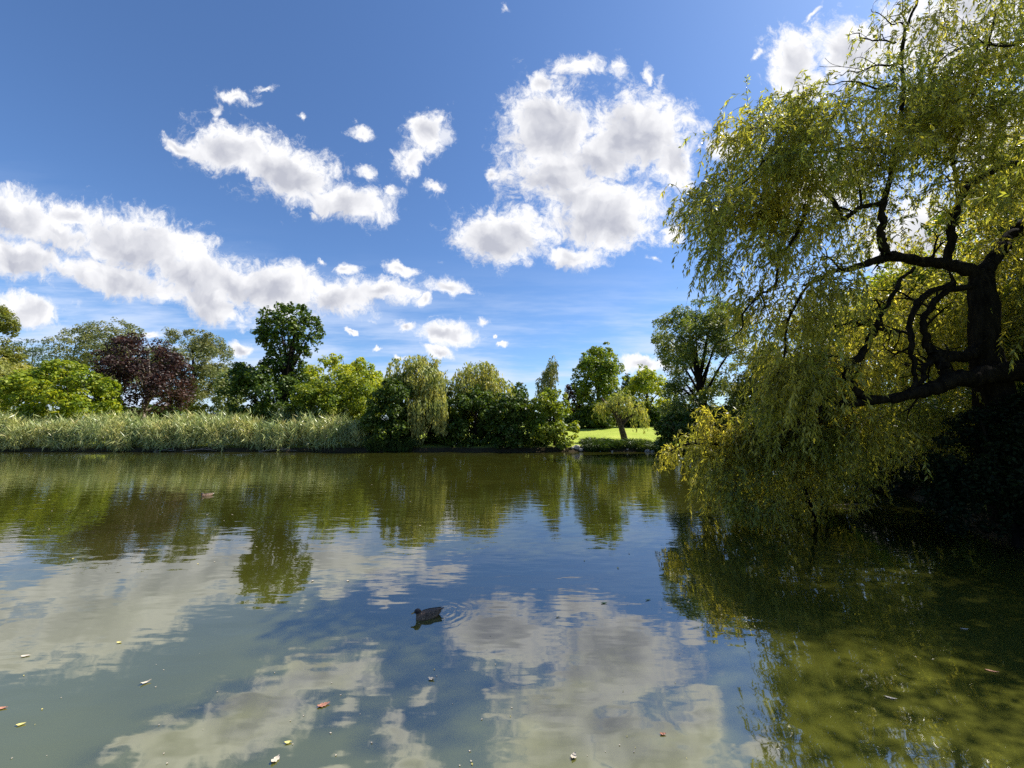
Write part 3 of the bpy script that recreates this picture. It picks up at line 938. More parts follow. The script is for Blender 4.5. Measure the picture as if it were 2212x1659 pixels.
def box_np(lo, hi):
    x0, y0, z0 = lo
    x1, y1, z1 = hi
    v = np.array([(x0, y0, z0), (x1, y0, z0), (x1, y1, z0), (x0, y1, z0), (x0, y0, z1), (x1, y0, z1), (x1, y1, z1), (x0, y1, z1)], float)
    f = np.array([(0, 3, 2, 1), (4, 5, 6, 7), (0, 1, 5, 4), (1, 2, 6, 5), (2, 3, 7, 6), (3, 0, 4, 7)])
    return v, f


RY = 43.6
ra, rb = P(456, 891, RY), P(488, 891, RY)
rbase = np.array(((ra[0] + rb[0]) / 2, RY, float(ground_z(ra[0], RY)[0])))
rail_o = tag(empty('wooden_railing', rbase), 'pale wooden railing with three rails showing above the reeds', 'railing')
half = (rb[0] - ra[0]) / 2
for k in range(3):
    zt = P(456, 891 + k * 4.6, RY)[2] - rbase[2]
    v, f = box_np((-half + .04 * k, -.03, zt - .10), (half - .06 * k, .03, zt))
    link('rail', mesh_np('rail', v, f), WOOD, rail_o)
for k, xx in enumerate((-half * .82, 0.0, half * .72)):
    v, f = box_np((xx - .05, .035, -.2), (xx + .05, .13, P(456, 897, RY)[2] - rbase[2] - .05))
    link('post', mesh_np('post', v, f), WOOD, rail_o)

# ------------------------------------------------------------------ the near weeping willow
rng = np.random.default_rng(2024)
WL = leaf_mat('near_willow_leaves', [(0.13, 0.135, 0.024), (0.26, 0.25, 0.046), (0.40, 0.37, 0.075), (0.52, 0.47, 0.12)], .62, (1.45, 1.45, .6), .36, .6)
wbase = np.array(P(2165, 1000, 9.6))
wbase[2] = float(ground_z(wbase[0], wbase[1])[0]) - .1
willow = tag(empty('weeping_willow', wbase), 'huge near weeping willow with black limbs trailing its branches into the pond', 'tree')


def limb(pts, radii, name='limb', n=8, wob=.045, sides=9, extra=None, twigs=5):
    p = curve([P(*q_) for q_ in pts], n, wob, rng)
    radii = np.interp(np.linspace(0, 1, len(p)), np.linspace(0, 1, len(radii)), radii) * (1 + .10 * np.sin(np.arange(len(p)) * 1.7 + rng.uniform(0, 6)) + rng.normal(0, .05, len(p)))
    extra = []
    for k in range(twigs):
        i_ = int(rng.uniform(.2, .95) * (len(p) - 1))
        d_ = unit(rng.normal(size=3) * np.array((1, .7, .8)) + np.array((-.3, 0, .25)))
        l_ = rng.uniform(.35, 1.2)
        r_ = min(radii[i_] * .5, .028)
        a_ = p[i_]
        b_ = a_ + d_ * l_ * .5 + rng.normal(size=3) * .06
        c_ = a_ + d_ * l_ + np.array((0, 0, -.22 * l_)) + rng.normal(size=3) * .08
        extra.append((curve([a_, b_, c_], 5, .012, rng), (r_, r_ * .7, .005)))
        e_ = b_ + unit(d_ + rng.normal(size=3) * .7) * l_ * .45
        extra.append((curve([b_, (b_ + e_) / 2 + rng.normal(size=3) * .04, e_], 4, .01, rng), (r_ * .6, .004)))
    v, f = tubes([(p, radii)] + (extra or []), sides)
    link(name, mesh_np(name, v - wbase, f, True), BARK, willow)
    LIMBS.append(p)
    return p


LIMBS = []
tp = np.array((wbase[0], wbase[1], wbase[2]))
p = curve([tp + np.array((.5, .1, -.2)), P(2170, 960, 9.6), P(2150, 850, 9.6), P(2128, 755, 9.6), P(2126, 655, 9.6), P(2120, 590, 9.7)], 8, .03, rng)
v, f = tubes([(p, (.55, .46, .36, .28, .27, .22))], 12)
link('trunk', mesh_np('trunk', v - wbase, f, True), BARK, willow)
LIMBS.append(p)
limb([(2120, 600, 9.7), (2075, 575, 9.8), (2009, 569, 9.9), (1939, 552, 9.8), (1910, 557, 9.7), (1840, 581, 9.5), (1790, 590, 9.3), (1740, 615, 9.2)], (.18, .15, .13, .12, .09, .05, .03))
limb([(1916, 554, 9.7), (1904, 520, 9.6), (1904, 490, 9.5), (1909, 436, 9.5), (1925, 380, 9.5), (1940, 300, 9.6), (1948, 182, 9.8), (1950, 95, 10), (1965, 47, 10.1), (1985, -20, 10.2), (1990, -90, 10.3)], (.11, .09, .08, .06, .05, .045, .04, .03, .02))
limb([(2120, 585, 9.7), (2158, 541, 9.8), (2183, 505, 9.9), (2225, 470, 10), (2300, 380, 10.2)], (.18, .15, .13, .10, .06))
limb([(2050, 572, 9.85), (2056, 509, 9.8), (2059, 469, 9.7), (2081, 418, 9.6), (2099, 400, 9.6), (2154, 364, 9.6), (2230, 350, 9.6)], (.10, .09, .08, .08, .08, .06))
limb([(2081, 418, 9.6), (2066, 380, 9.5), (2060, 330, 9.5), (2085, 250, 9.4), (2120, 150, 9.4), (2150, 20, 9.4)], (.05, .04, .03, .02))
limb([(2205, 800, 9.2), (2120, 812, 9.1), (2066, 821, 9.1), (2008, 840, 9.1), (1954, 856, 9.1), (1845, 869, 9.1), (1785, 880, 9.2), (1720, 915, 9.3), (1660, 950, 9.5)], (.25, .21, .19, .16, .12, .10, .07, .045, .02))
limb([(1872, 866, 9.1), (1848, 845, 9.1), (1830, 818, 9.1), (1834, 789, 9.15), (1863, 763, 9.2), (1885, 723, 9.3), (1896, 694, 9.3), (1914, 658, 9.4), (1943, 610, 9.5), (1972, 581, 9.6)], (.12, .10, .09, .09, .08, .08, .055, .05, .045, .04))
limb([(1892, 712, 9.3), (1863, 698, 9.2), (1834, 696, 9.1), (1800, 706, 9.0)], (.05, .04, .02))
limb([(1892, 712, 9.3), (1925, 716, 9.2), (1966, 719, 9.2)], (.05, .035, .03))
limb([(2126, 745, 9.6), (2092, 763, 9.5), (2050, 768, 9.4), (2016, 769, 9.4)], (.16, .13, .12))
limb([(2016, 769, 9.4), (2001, 738, 9.4), (1994, 701, 9.4), (2008, 665, 9.5), (2045, 632, 9.6), (2110, 618, 9.65)], (.10, .075, .07, .07, .075, .08))
limb([(2016, 769, 9.4), (2030, 790, 9.3), (2050, 818, 9.15)], (.10, .11, .12))
limb([(2010, 775, 9.4), (1995, 800, 9.3), (1980, 840, 9.15)], (.06, .05))
limb([(1978, 845, 9.1), (1974, 800, 9.2), (1968, 750, 9.2), (1964, 709, 9.3), (1979, 661, 9.4), (2001, 636, 9.5), (2060, 612, 9.65)], (.05, .05, .06, .06, .065, .07))
limb([(1740, 440, 9.0), (1722, 500, 8.9), (1688, 559, 8.9), (1674, 614, 8.8), (1645, 636, 8.8), (1608, 669, 8.8), (1597, 712, 8.8), (1546, 741, 8.8)], (.045, .04, .035, .03, .025, .015, .01))
limb([(1910, 440, 9.4), (1860, 450, 9.2), (1820, 470, 9.1), (1790, 420, 9.0), (1740, 390, 8.9), (1690, 380, 8.8)], (.06, .055, .05, .04, .02))
limb([(1930, 330, 9.5), (1850, 320, 9.2), (1770, 330, 9.0), (1680, 330, 8.9), (1600, 400, 8.8)], (.05, .04, .03, .015))
limb([(1740, 615, 9.2), (1700, 700, 9.1), (1690, 790, 9.1), (1634, 847, 9.0)], (.03, .025, .012))
limb([(1820, 875, 9.2), (1740, 930, 9.8), (1660, 985, 10.6), (1585, 967, 11.2), (1537, 958, 11.5), (1476, 961, 11.8), (1446, 975, 12)], (.07, .055, .045, .035, .025, .012))
limb([(1800, 878, 9.3), (1700, 905, 10.2), (1635, 911, 11), (1557, 927, 11.6)], (.05, .035, .012))
limb([(1946, 185, 9.8), (1892, 189, 9.6), (1837, 172, 9.5), (1790, 190, 9.4)], (.03, .02, .01))
limb([(1946, 142, 9.8), (1900, 142, 9.7), (1850, 152, 9.6), (1810, 165, 9.5)], (.025, .018, .008))
limb([(1938, 92, 9.9), (1900, 85, 9.8), (1858, 78, 9.7), (1836, 70, 9.6)], (.022, .016, .008))
limb([(1960, 60, 10), (1930, 50, 9.9), (1905, 30, 9.8), (1880, 20, 9.8)], (.02, .012, .007))
limb([(2225, 95, 9.2), (2170, 100, 9.1), (2120, 95, 9.0), (2060, 110, 9.0), (2010, 150, 9.0)], (.03, .025, .012))
# bare stems standing in the water under the curtain
limb([(1730, 1030, 10.5), (1742, 1078, 10.6), (1756, 1105, 10.8), (1760, 1120, 10.9)], (.05, .045, .03))
limb([(1765, 1060, 10.8), (1782, 1098, 10.9), (1784, 1118, 11)], (.025, .022, .02))

# hanging sprays
STEM = []
LEAFV, LEAFF = [], []
lcount = 0


def sprays(start, d0, L, steps=9, droop=1.0, leaf=(.155, .034), per_m=21, wind=(-.12, -.02, 0), stem=True, zmin=.03, bare=0.0):
    """grow drooping shoots from start points and clothe them with narrow leaves"""
    global lcount
    n = len(start)
    pts = [start]
    d = unit(d0)
    cur = start
    seg = (L / steps)[:, None]
    g = np.array((0, 0, -1.0)) + np.array(wind)
    for k in range(steps):
        d = unit(d + g * (droop * (.22 + .5 * k / steps)) + rng.normal(size=(n, 3)) * .07)
        cur = cur + d * seg
        pts.append(cur)
    pts = np.stack(pts, 1)                                  # n, steps+1, 3
    cnt = np.maximum(3, (L * per_m).astype(int))
    idx = np.repeat(np.arange(n), cnt)
    tt = rng.uniform(.06 + bare, 1.0, len(idx)) * steps
    k0 = np.minimum(tt.astype(int), steps - 1)
    fr = (tt - k0)[:, None]
    a, b = pts[idx, k0], pts[idx, k0 + 1]
    tan = unit(b - a)
    side = unit(np.cross(tan, rng.normal(size=(len(idx), 3))))
    ax = tan * .75 + side * rng.uniform(.35, .9, len(idx))[:, None] + np.array((0, 0, -.35))
    ll = leaf[0] * rng.uniform(.6, 1.25, len(idx))
    c = a * (1 - fr) + b * fr + unit(ax) * ll[:, None] * .5
    ok = c[:, 2] > zmin
    c, ax, ll = c[ok], ax[ok], ll[ok]
    v, f = cards(c, ax, rng.normal(size=(len(c), 3)), ll, leaf[1] * rng.uniform(.8, 1.3, len(c)), .15)
    LEAFV.append(v)
    LEAFF.append(f + lcount)
    lcount += len(v)
    if stem:
        for i in range(0, n, 2):
            q_ = pts[i]
            q_ = q_[q_[:, 2] > .01]
            if len(q_) > 2:
                STEM.append((q_, (.007, .005, .002)))
    return pts


def zone(poly, y0, y1, n, rng_len, dirv, spread=.5, **kw):
    """shoots starting inside an outline, at distances between y0 and y1"""
    pl = np.array(poly, float)
    s2 = sample_poly(pl, n, rng)
    yy = rng.uniform(y0, y1, n)
    st = np.array([P(s2[i, 0], s2[i, 1], yy[i]) for i in range(n)])
    st = st[st[:, 2] > .15]
    L = rng.uniform(*rng_len, len(st))
    d = np.array(dirv) + rng.normal(size=(len(st), 3)) * spread
    return sprays(st, d, L, **kw)


def clumped_zone(poly, y0, y1, clumps, per, rad, rng_len, dirv, spread=.5, boughs=None, **kw):
    """the same in bunches, so light shows between them"""
    pl = np.array(poly, float)
    s2 = sample_poly(pl, clumps, rng)
    yy = rng.uniform(y0, y1, clumps)
    cs = np.array([P(s2[i, 0], s2[i, 1], yy[i]) for i in range(clumps)])
    if boughs:
        nb2, br = boughs
        who = rng.integers(0, nb2, clumps)
        along = unit(rng.normal(size=(nb2, 3)) * np.array((1, .6, .35)))
        cs = cs[who] + along[who] * rng.normal(0, br, clumps)[:, None] + rng.normal(size=(clumps, 3)) * br * .35
    st = np.repeat(cs, per, axis=0) + rng.normal(size=(clumps * per, 3)) * np.array((rad, rad, rad * .6))
    st = st[st[:, 2] > .15]
    L = rng.uniform(*rng_len, len(st))
    d = np.array(dirv) + rng.normal(size=(len(st), 3)) * spread
    return sprays(st, d, L, **kw)


CROWN = [(1580, 520), (1530, 450), (1545, 400), (1600, 330), (1640, 270), (1690, 215), (1770, 185), (1860, 190), (1950, 190), (2050, 150), (2150, 90), (2300, 60), (2360, 300), (2300, 480),
         (2200, 470), (2080, 470), (1990, 520), (1900, 530), (1800, 530), (1720, 560), (1650, 545)]
clumped_zone(CROWN, 8.2, 11.5, 160, 13, .18, (.4, 1.1), (-.45, -.1, .25), .8, boughs=(52, .55), droop=.65)
clumped_zone([(1900, 180), (2000, -60), (2050, -300), (2300, -420), (2600, -300), (2700, 300), (2350, 250), (2200, 60), (2100, 120)], 8.4, 12.5, 190, 11, .3, (.5, 1.3), (-.2, -.1, .2), .7)
clumped_zone([(2240, 250), (2500, 200), (2700, 700), (2300, 800)], 8.0, 12.0, 100, 10, .3, (.6, 1.4), (-.1, -.1, .1), .6)
clumped_zone([(1580, 520), (1525, 450), (1560, 380), (1640, 270), (1700, 215), (1800, 220), (1800, 420), (1700, 530)], 8.2, 10.5, 72, 13, .18, (.4, 1.1), (-.6, -.1, .3), .7, boughs=(24, .4), droop=.65)
clumped_zone([(1700, 210), (1850, 190), (2050, 150), (2300, 70), (2300, 250), (2000, 330), (1750, 330)], 8.4, 11.5, 90, 12, .20, (.4, 1.0), (-.35, -.1, .4), .7, boughs=(26, .5), droop=.6)
clumped_zone([(1640, 280), (1760, 210), (1950, 190), (2300, 150), (2320, 520), (2000, 560), (1800, 560), (1680, 540), (1640, 420)], 11.8, 14.5, 48, 12, .24, (.5, 1.4), (-.35, .1, .2), .7, boughs=(18, .6))
clumped_zone([(1720, 640), (1850, 600), (2120, 620), (2150, 800), (1850, 820), (1740, 800)], 11.8, 14.5, 40, 11, .24, (.8, 1.8), (-.15, .1, .1), .45)
# ragged outer edge blown out over the pond
zone([(1500, 470), (1490, 430), (1560, 370), (1610, 300), (1650, 240), (1690, 200), (1720, 230), (1640, 340), (1580, 440)], 8.4, 9.8, 110, (.5, 1.2), (-.8, -.1, .35), .4)
zone([(1452, 446), (1480, 405), (1540, 400), (1530, 460), (1490, 480)], 8.4, 9.4, 34, (.35, .8), (-.8, -.1, .2), .4, per_m=18)
zone([(1540, 560), (1530, 480), (1580, 480), (1600, 600)], 8.4, 9.6, 60, (.6, 1.5), (-.5, -.1, .1), .4)
zone([(1560, 590), (1550, 540), (1620, 590)], 8.4, 9.2, 26, (.9, 1.6), (-.6, -.1, .1), .3, per_m=2, bare=.3)
# airy top twigs against the cloud
zone([(1800, 180), (1840, 60), (1900, 10), (1990, -40), (2010, 60), (1960, 180)], 9.5, 10.3, 60, (.25, .6), (-.3, -.1, .4), .6, per_m=26)
zone([(2000, 170), (2040, 90), (2120, 40), (2212, -20), (2300, 60), (2230, 150)], 8.8, 10.2, 150, (.4, .8), (-.2, -.1, .2), .6, per_m=24)
# middle curtains
clumped_zone([(1680, 690), (1690, 630), (1740, 600), (1800, 590), (1860, 620), (1850, 740), (1800, 800), (1700, 790)], 8.4, 10.6, 40, 11, .18, (.6, 1.5), (-.35, 0, .15), .55, boughs=(17, .4))
clumped_zone([(1560, 640), (1620, 600), (1700, 640), (1660, 730)], 8.5, 9.8, 6, 8, .18, (.6, 1.4), (-.4, 0, .1), .35)
clumped_zone([(1690, 780), (1800, 760), (1840, 850), (1840, 900), (1690, 890)], 8.6, 10.6, 46, 12, .19, (.6, 1.5), (-.15, 0, .05), .3, boughs=(16, .4))
# behind and among the dark limbs
clumped_zone([(1850, 600), (2060, 590), (2120, 620), (2110, 800), (1880, 800)], 10.4, 13.5, 60, 10, .25, (.7, 1.6), (-.1, 0, .1), .4)
clumped_zone([(2100, 480), (2300, 480), (2300, 800), (2140, 800)], 9.9, 12.5, 60, 11, .25, (.7, 1.6), (-.1, 0, .1), .4)
clumped_zone([(1840, 860), (2060, 850), (2180, 860), (2180, 930), (1880, 930)], 10.0, 12.8, 34, 10, .22, (.7, 1.8), (-.05, 0, .05), .3)
zone([(1850, 900), (1920, 890), (1920, 960), (1860, 980)], 9.6, 11.6, 80, (.8, 1.5), (-.05, 0, .05), .3)
zone([(1960, 880), (2240, 850), (2260, 1000), (1980, 1000)], 10.2, 12.8, 60, (.8, 1.5), (-.05, 0, .05), .3)
clumped_zone([(2240, 300), (2600, 100), (3100, 300), (3200, 900), (2400, 800)], 5.2, 8.2, 110, 12, .3, (.6, 1.4), (-.1, -.1, .1), .6)  # added canopy out of view, blocks sky light from the side
# the low branches lying on the water
for k in range(34):
    t_ = k / 33
    a = P(1500 + 310 * t_, 962 + 8 * math.sin(k) - 40 * t_, 12.0 - 2.2 * t_)
    st = a + rng.normal(size=(15, 3)) * np.array((.18, .4, .12))
    sprays(st, rng.normal(size=(15, 3)) * .5 + np.array((-.3, -.25, .1)), rng.uniform(.6, 1.25, 15))
for k in range(30):
    t_ = k / 29
    a = P(1560 + 300 * t_, 930 - 30 * t_ + 10 * math.sin(2.3 * k), 11.6 - 2.0 * t_)
    st = a + rng.normal(size=(13, 3)) * np.array((.22, .4, .14))
    sprays(st, rng.normal(size=(13, 3)) * .5 + np.array((-.2, -.3, .1)), rng.uniform(.7, 1.7, 13))
clumped_zone([(1505, 1010), (1570, 985), (1700, 975), (1840, 985), (1880, 1040), (1760, 1080), (1600, 1090), (1500, 1060)], 10.2, 12.2, 75, 12, .20, (.3, .9), (-.25, -.2, .15), .5)
clumped_zone([(1560, 1060), (1640, 1040), (1720, 1060), (1700, 1110), (1600, 1115)], 9.9, 10.7, 16, 12, .16, (.3, .6), (-.25, -.2, .1), .5)
zone([(1425, 975), (1450, 968), (1475, 975), (1470, 990)], 12, 12.6, 40, (.35, .7), (-.5, -.1, .05), .35)
zone([(1530, 900), (1538, 895), (1545, 905), (1540, 930)], 11.2, 11.8, 26, (.6, 1.1), (-.1, -.1, .25), .25)
link('crown', mesh_np('crown', np.concatenate(LEAFV) - wbase, np.concatenate(LEAFF)), WL, willow)
v, f = tubes(STEM, 3)
link('twigs', mesh_np('twigs', v - wbase, f), TWIG, willow)
print('willow leaves', lcount // 4, 'stems', len(STEM))

# ------------------------------------------------------------------ ducks
m = bpy.data.materials.new('duck_plumage')
m.use_nodes = True
t = NT(m.node_tree)
ob = t.n('ShaderNodeTexCoord').outputs['Object']
sp = t.n('ShaderNodeSeparateXYZ')
t.link(ob, sp.inputs[0])
mp = t.n('ShaderNodeMapping')
t.link(ob, mp.inputs[0])
mp.inputs['Scale'].default_value = (55, 90, 90)
vo = t.n('ShaderNodeTexVoronoi')
t.link(mp.outputs[0], vo.inputs['Vector'])
vo.inputs['Scale'].default_value = 1.0
fe = t.mix(t.smooth(vo.outputs['Distance'], .15, .75), (0.035, 0.019, 0.011), (0.22, 0.13, 0.075))
fe = t.mix(t.smooth(sp.outputs[2], .085, .115), fe, (0.022, 0.014, 0.012))          # dark back
fe = t.mix(t.math('MULTIPLY', t.smooth(sp.outputs[0], .185, .205), t.smooth(sp.outputs[2], .10, .07)), fe, (0.55, 0.52, 0.48))   # white tail edge
head = t.smooth(sp.outputs[0], -.12, -.14)
fe = t.mix(t.math('MULTIPLY', head, t.smooth(sp.outputs[2], .130, .150)), fe, (0.02, 0.012, 0.009))  # dark cap
bill = t.smooth(sp.outputs[0], -.212, -.222)
fe = t.mix(bill, fe, (0.26, 0.17, 0.03))
pb = t.n('ShaderNodeBsdfPrincipled')
t.link(fe, pb.inputs['Base Color'])
pb.inputs['Roughness'].default_value = .6
t.link(pb.outputs[0], t.n('ShaderNodeOutputMaterial').inputs[0])
PLUM = m
WINGM = simple_mat('duck_wing', (0.03, 0.018, 0.012), (0.20, 0.135, 0.09), 60, .6, .002, (.5, 1, 1))


def loft(rings, seg=20):
    """rings: (x, z centre, half width, half height)"""
    a = np.linspace(0, 2 * math.pi, seg, endpoint=False)
    V = np.concatenate([np.stack([np.full(seg, x), hw * np.cos(a), z + hh_ * np.sin(a)], -1) for x, z, hw, hh_ in rings])
    Fq = []
    for k in range(len(rings) - 1):
        for j in range(seg):
            j2 = (j + 1) % seg
            Fq.append((k * seg + j, k * seg + j2, (k + 1) * seg + j2, (k + 1) * seg + j))
    return V, Fq, seg


def solid(bm, rings, seg=20):
    V, Fq, s = loft(rings, seg)
    vs = [bm.verts.new(v) for v in V]
    for f_ in Fq:
        bm.faces.new([vs[i] for i in f_])
    bm.faces.new(vs[:s][::-1])
    bm.faces.new(vs[-s:])


bm = bmesh.new()
solid(bm, [(-.185, .02, .02, .03), (-.17, .02, .055, .055), (-.12, .025, .085, .075), (-.04, .03, .10, .078), (.05, .035, .098, .074), (.12, .045, .078, .062), (.17, .06, .05, .042), (.215, .082, .026, .014), (.25, .098, .012, .006)])
# neck and head, standing up from the breast
nk = [(-.135, .07, .05, .045), (-.15, .10, .042, .04), (-.155, .125, .04, .038)]
bmh = bmesh.ops.create_uvsphere(bm, u_segments=18, v_segments=12, radius=1)['verts']
for v in bmh:
    v.co = Vector((v.co.x * .05 - .168, v.co.y * .034, v.co.z * .038 + .128))
bmn = bmesh.ops.create_uvsphere(bm, u_segments=16, v_segments=12, radius=1)['verts']
for v in bmn:
    v.co = Vector((v.co.x * .046 - .145, v.co.y * .038, v.co.z * .06 + .088))
solid(bm, [(-.20, .120, .020, .016), (-.225, .115, .016, .010), (-.25, .108, .017, .007), (-.268, .104, .012, .005)], 14)
bmesh.ops.recalc_face_normals(bm, faces=bm.faces)
dme = bpy.data.meshes.new('duck')
bm.to_mesh(dme)
bm.free()
duck = link('duck', dme, PLUM)
rm = duck.modifiers.new('skin', 'REMESH')
rm.mode, rm.voxel_size, rm.use_smooth_shade = 'VOXEL', .006, True
sm = duck.modifiers.new('soft', 'SMOOTH')
sm.factor, sm.iterations = .6, 6
for sgn in (-1, 1):
    bm = bmesh.new()
    solid(bm, [(-.10, .060, .004, .018), (-.06, .062, .009, .040), (.02, .066, .010, .043), (.10, .075, .008, .032), (.16, .088, .006, .018), (.215, .102, .003, .006)], 14)
    for v in bm.verts:
        cx = v.co.x
        hw = np.interp(cx, [-.12, -.04, .05, .12, .17, .23], [.076, .094, .092, .074, .052, .026])
        v.co.y = sgn * (v.co.y * .7 + hw * (1 - .42 * max(0, (v.co.z - .06) / .05)))
    bmesh.ops.recalc_face_normals(bm, faces=bm.faces)
    me = bpy.data.meshes.new('wing')
    bm.to_mesh(me)
    bm.free()
    for pl_ in me.polygons:
        pl_.use_smooth = True
    link('wing', me, WINGM, duck)
EYE = simple_mat('duck_eye', (0.004, 0.003, 0.003), (0.01, 0.008, 0.006), 3, .15)
for sgn in (-1, 1):
    bm = bmesh.new()
    bmesh.ops.create_uvsphere(bm, u_segments=10, v_segments=8, radius=.0055)
    me = bpy.data.meshes.new('eye')
    bm.to_mesh(me)
    bm.free()
    link('eye', me, EYE, duck, (-.188, sgn * .029, .136))
tag(duck, 'brown mallard duck swimming near the middle of the pond', 'duck')
duck.location = (DUCK[0], DUCK[1], -.012)
duck.rotation_euler = (0, 0, R(27))
duck.scale = (.92, .92, .92)
far_duck = duck.copy()
COL.objects.link(far_duck)
for ch in list(duck.children):
    c = ch.copy()
    COL.objects.link(c)
    c.parent = far_duck
tag(far_duck, 'small distant duck swimming before the reed reflections', 'duck')
fd = on_water(447, 1071)
far_duck.location = (fd[0], fd[1], -.012)
far_duck.rotation_euler = (0, 0, R(52))

# ------------------------------------------------------------------ dog on the lawn
FUR = simple_mat('dog_fur', (0.22, 0.11, 0.06), (0.42, 0.27, 0.18), 8, .8)
sk = bpy.data.meshes.new('dog')
DV = [(0, 0, .36), (.22, 0, .37), (-.2, 0, .36), (.30, 0, .46), (.40, 0, .52), (.50, 0, .49), (-.30, 0, .42), (-.36, 0, .54),
      (.2, .07, .24), (.21, .07, .12), (.23, .07, .015), (.2, -.07, .24), (.19, -.07, .12), (.21, -.07, .015),
      (-.22, .07, .26), (-.27, .07, .14), (-.24, .07, .015), (-.22, -.07, .26), (-.27, -.07, .14), (-.24, -.07, .015), (.385, .05, .60), (.385, -.05, .60)]
DE = [(0, 1), (0, 2), (1, 3), (3, 4), (4, 5), (2, 6), (6, 7), (1, 8), (8, 9), (9, 10), (1, 11), (11, 12), (12, 13), (2, 14), (14, 15), (15, 16), (2, 17), (17, 18), (18, 19), (4, 20), (4, 21)]
DR = [.11, .115, .10, .075, .07, .035, .035, .025] + [.05, .03, .028] * 4 + [.02, .02]
sk.from_pydata(DV, DE, [])
dog = link('dog', sk, FUR)
md = dog.modifiers.new('body', 'SKIN')
for k, sv2 in enumerate(sk.skin_vertices[0].data):
    sv2.radius = (DR[k], DR[k])
    sv2.use_root = (k == 0)
md.use_smooth_shade = True
dog.modifiers.new('round', 'SUBSURF').levels = 1
dp = P(1276, 945, 42.6)
dog.location = (dp[0], 42.6, float(ground_z(dp[0], 42.6)[0]) - .01)
dog.rotation_euler = (0, 0, R(172))
tag(dog, 'small brown dog standing on the sunny lawn', 'dog')


# ------------------------------------------------------------------ leaves and sticks floating on the pond
def fl_mat(name, a, b):
    return simple_mat(name, a, b, 30, .6)


FL = {'pale': fl_mat('pale_dead_leaf', (0.42, 0.36, 0.27), (0.58, 0.51, 0.41)), 'red': fl_mat('red_dead_leaf', (0.33, 0.13, 0.08), (0.48, 0.25, 0.17)),
      'yellow': fl_mat('yellow_dead_leaf', (0.50, 0.42, 0.12), (0.66, 0.58, 0.22)), 'green': fl_mat('green_fallen_leaf', (0.14, 0.22, 0.05), (0.25, 0.33, 0.10))}


def leaf_mesh(L, W, curl, lobed, seed):
    r_ = np.random.default_rng(seed)
    n = 14
    u = np.linspace(0, 1, n)
    half_ = W * .5 * np.sin(math.pi * u ** .85) ** .8
    if lobed:
        half_ = half_ * (1 + .28 * np.sin(u * 22))
    x = (u - .5) * L
    z = curl * (2 * (u - .5)) ** 2 + .002
    V = []
    for i in range(n):
        jx = r_.normal(0, .004)
        V += [(x[i] + jx, -half_[i], z[i] + curl * .5), (x[i], 0, z[i]), (x[i] + jx, half_[i], z[i] + curl * .4)]
    Fq = []
    for i in range(n - 1):
        for j in range(2):
            Fq.append((i * 3 + j, i * 3 + j + 1, (i + 1) * 3 + j + 1, (i + 1) * 3 + j))
    return mesh_np('floating_leaf', V, Fq, True)


def fleaf(px, py, L, W, rot, kind, label, curl=.006, lobed=False):
    SEED[0] += 1
    c = on_water(px, py, .003)
    o = link('floating_leaf', leaf_mesh(L, W, curl, lobed, SEED[0]), FL[kind], None, c)
    o.rotation_euler = (0, 0, R(rot))
    tag(o, label, 'leaf', 'leaves floating on the pond')


fleaf(699, 1523, .115, .055, 28, 'red', 'rust red oak leaf floating on green water, the reddest leaf in the pond', .008, True)
fleaf(315, 1475, .085, .035, 45, 'pale', 'pale curled leaf floating alone over the dull green water, tips turned up', .014)
fleaf(932, 1467, .07, .045, -15, 'pale', 'whitish lobed leaf floating below the swimming duck', .01, True)
fleaf(595, 1642, .075, .05, 70, 'pale', 'pinkish white leaf floating at the lower picture edge under the rust red one', .01, True)
fleaf(623, 1604, .06, .03, 10, 'yellow', 'yellowish green leaf floating between the rust red and the pinkish white leaf')
fleaf(1239, 1635, .07, .045, 60, 'pale', 'pale round leaf floating at the lower edge over the cloud reflection', .01)
fleaf(1432, 1586, .055, .028, 0, 'red', 'small brownish leaf floating where cloud and willow reflections meet')
fleaf(1924, 1508, .10, .026, -25, 'pale', 'narrow pale willow leaf floating on the dark olive reflection')
fleaf(2083, 1359, .10, .03, -10, 'pale', 'bright narrow leaf floating in the black shade of the willow')
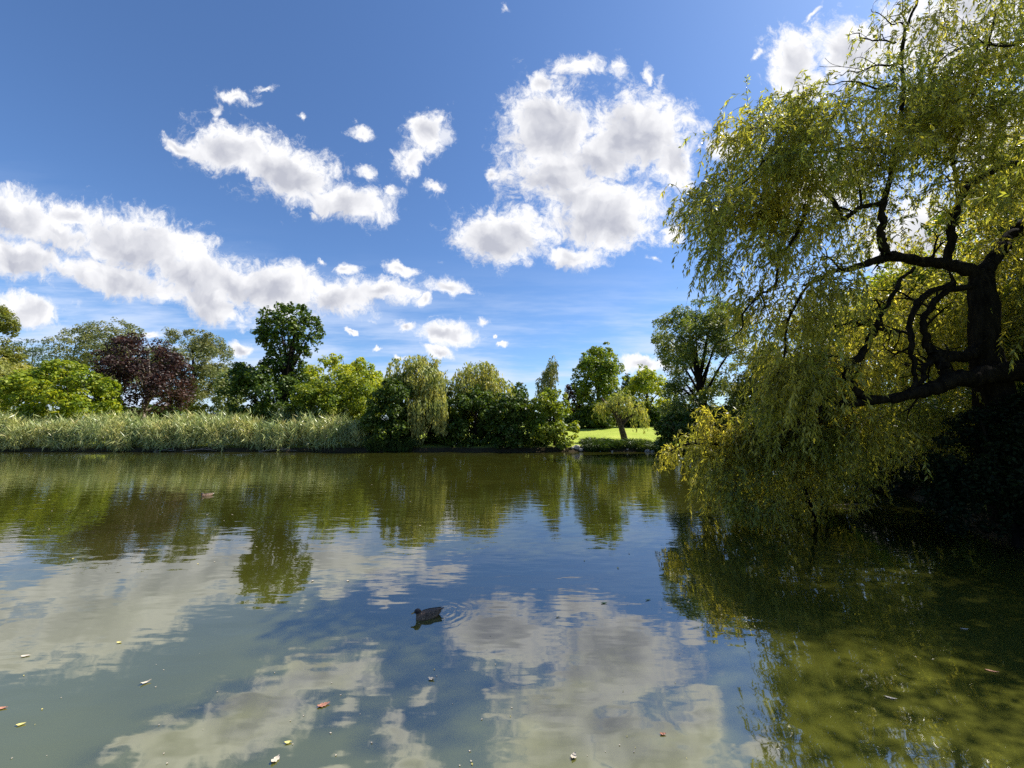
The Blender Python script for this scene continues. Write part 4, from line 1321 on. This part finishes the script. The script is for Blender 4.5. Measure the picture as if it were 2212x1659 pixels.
fleaf(2143, 1450, .12, .024, -28, 'red', 'narrow pinkish leaf floating at the edge of the willow shade')
fleaf(55, 1417, .09, .04, 15, 'pale', 'tan leaf floating on the broad cloud reflection by the picture edge')
fleaf(5, 1530, .08, .035, 10, 'red', 'orange brown leaf cut by the picture edge')
fleaf(46, 1565, .06, .035, 25, 'yellow', 'small golden leaf floating low by the picture edge')
fleaf(258, 1388, .06, .03, 5, 'yellow', 'yellow leaf floating in the middle of the broad cloud reflection')
fleaf(1305, 1303, .10, .04, 5, 'green', 'greenish leaf floating on the lilac blue water beyond the big cloud reflection')
fleaf(1400, 1296, .10, .03, 20, 'green', 'thin grey green leaf floating nearest the willow reflection on open water')
fleaf(1205, 1333, .07, .03, 10, 'pale', 'tiny white leaf above the big cloud reflection')
# many tiny specks of leaf and down that nothing tells apart
rng = np.random.default_rng(31)
smesh = [leaf_mesh(.034, .022, .004, False, k) for k in range(4)]
for k, me in enumerate(smesh):
    me.materials.append(FL[('pale', 'yellow', 'pale', 'pale')[k]])
for k in range(100):
    if k < 60:
        px, py = rng.uniform(5, 1500), 1260 + 395 * rng.uniform(0, 1) ** .8
    else:
        px, py = rng.uniform(20, 1420), rng.uniform(1000, 1270)
    o = bpy.data.objects.new('leaf_speck', smesh[k % 4])
    COL.objects.link(o)
    o.location = on_water(px, py, .003)
    s = rng.uniform(.22, .6) if k < 60 else rng.uniform(.9, 1.8)
    o.scale = (s, s, s)
    o.rotation_euler = (0, 0, rng.uniform(0, 6.28))
    tag(o, 'tiny pale speck of leaf drifting among many on the open pond', 'leaf speck', 'pale specks drifting on the open pond')
# floating stick in the shade under the willow
a, b = on_water(1800, 1092, .02), on_water(1885, 1094, .02)
v, f = tubes([(curve([a, a * .6 + b * .4 + np.array((0, 0, .05)), a * .3 + b * .7 + np.array((0, 0, .06)), b], 6), (.018, .016, .008))], 6)
tag(link('floating_stick', mesh_np('floating_stick', v - a, f, True), BARK_PALE, None, a), 'pale bent stick floating in the shade under the willow', 'stick')
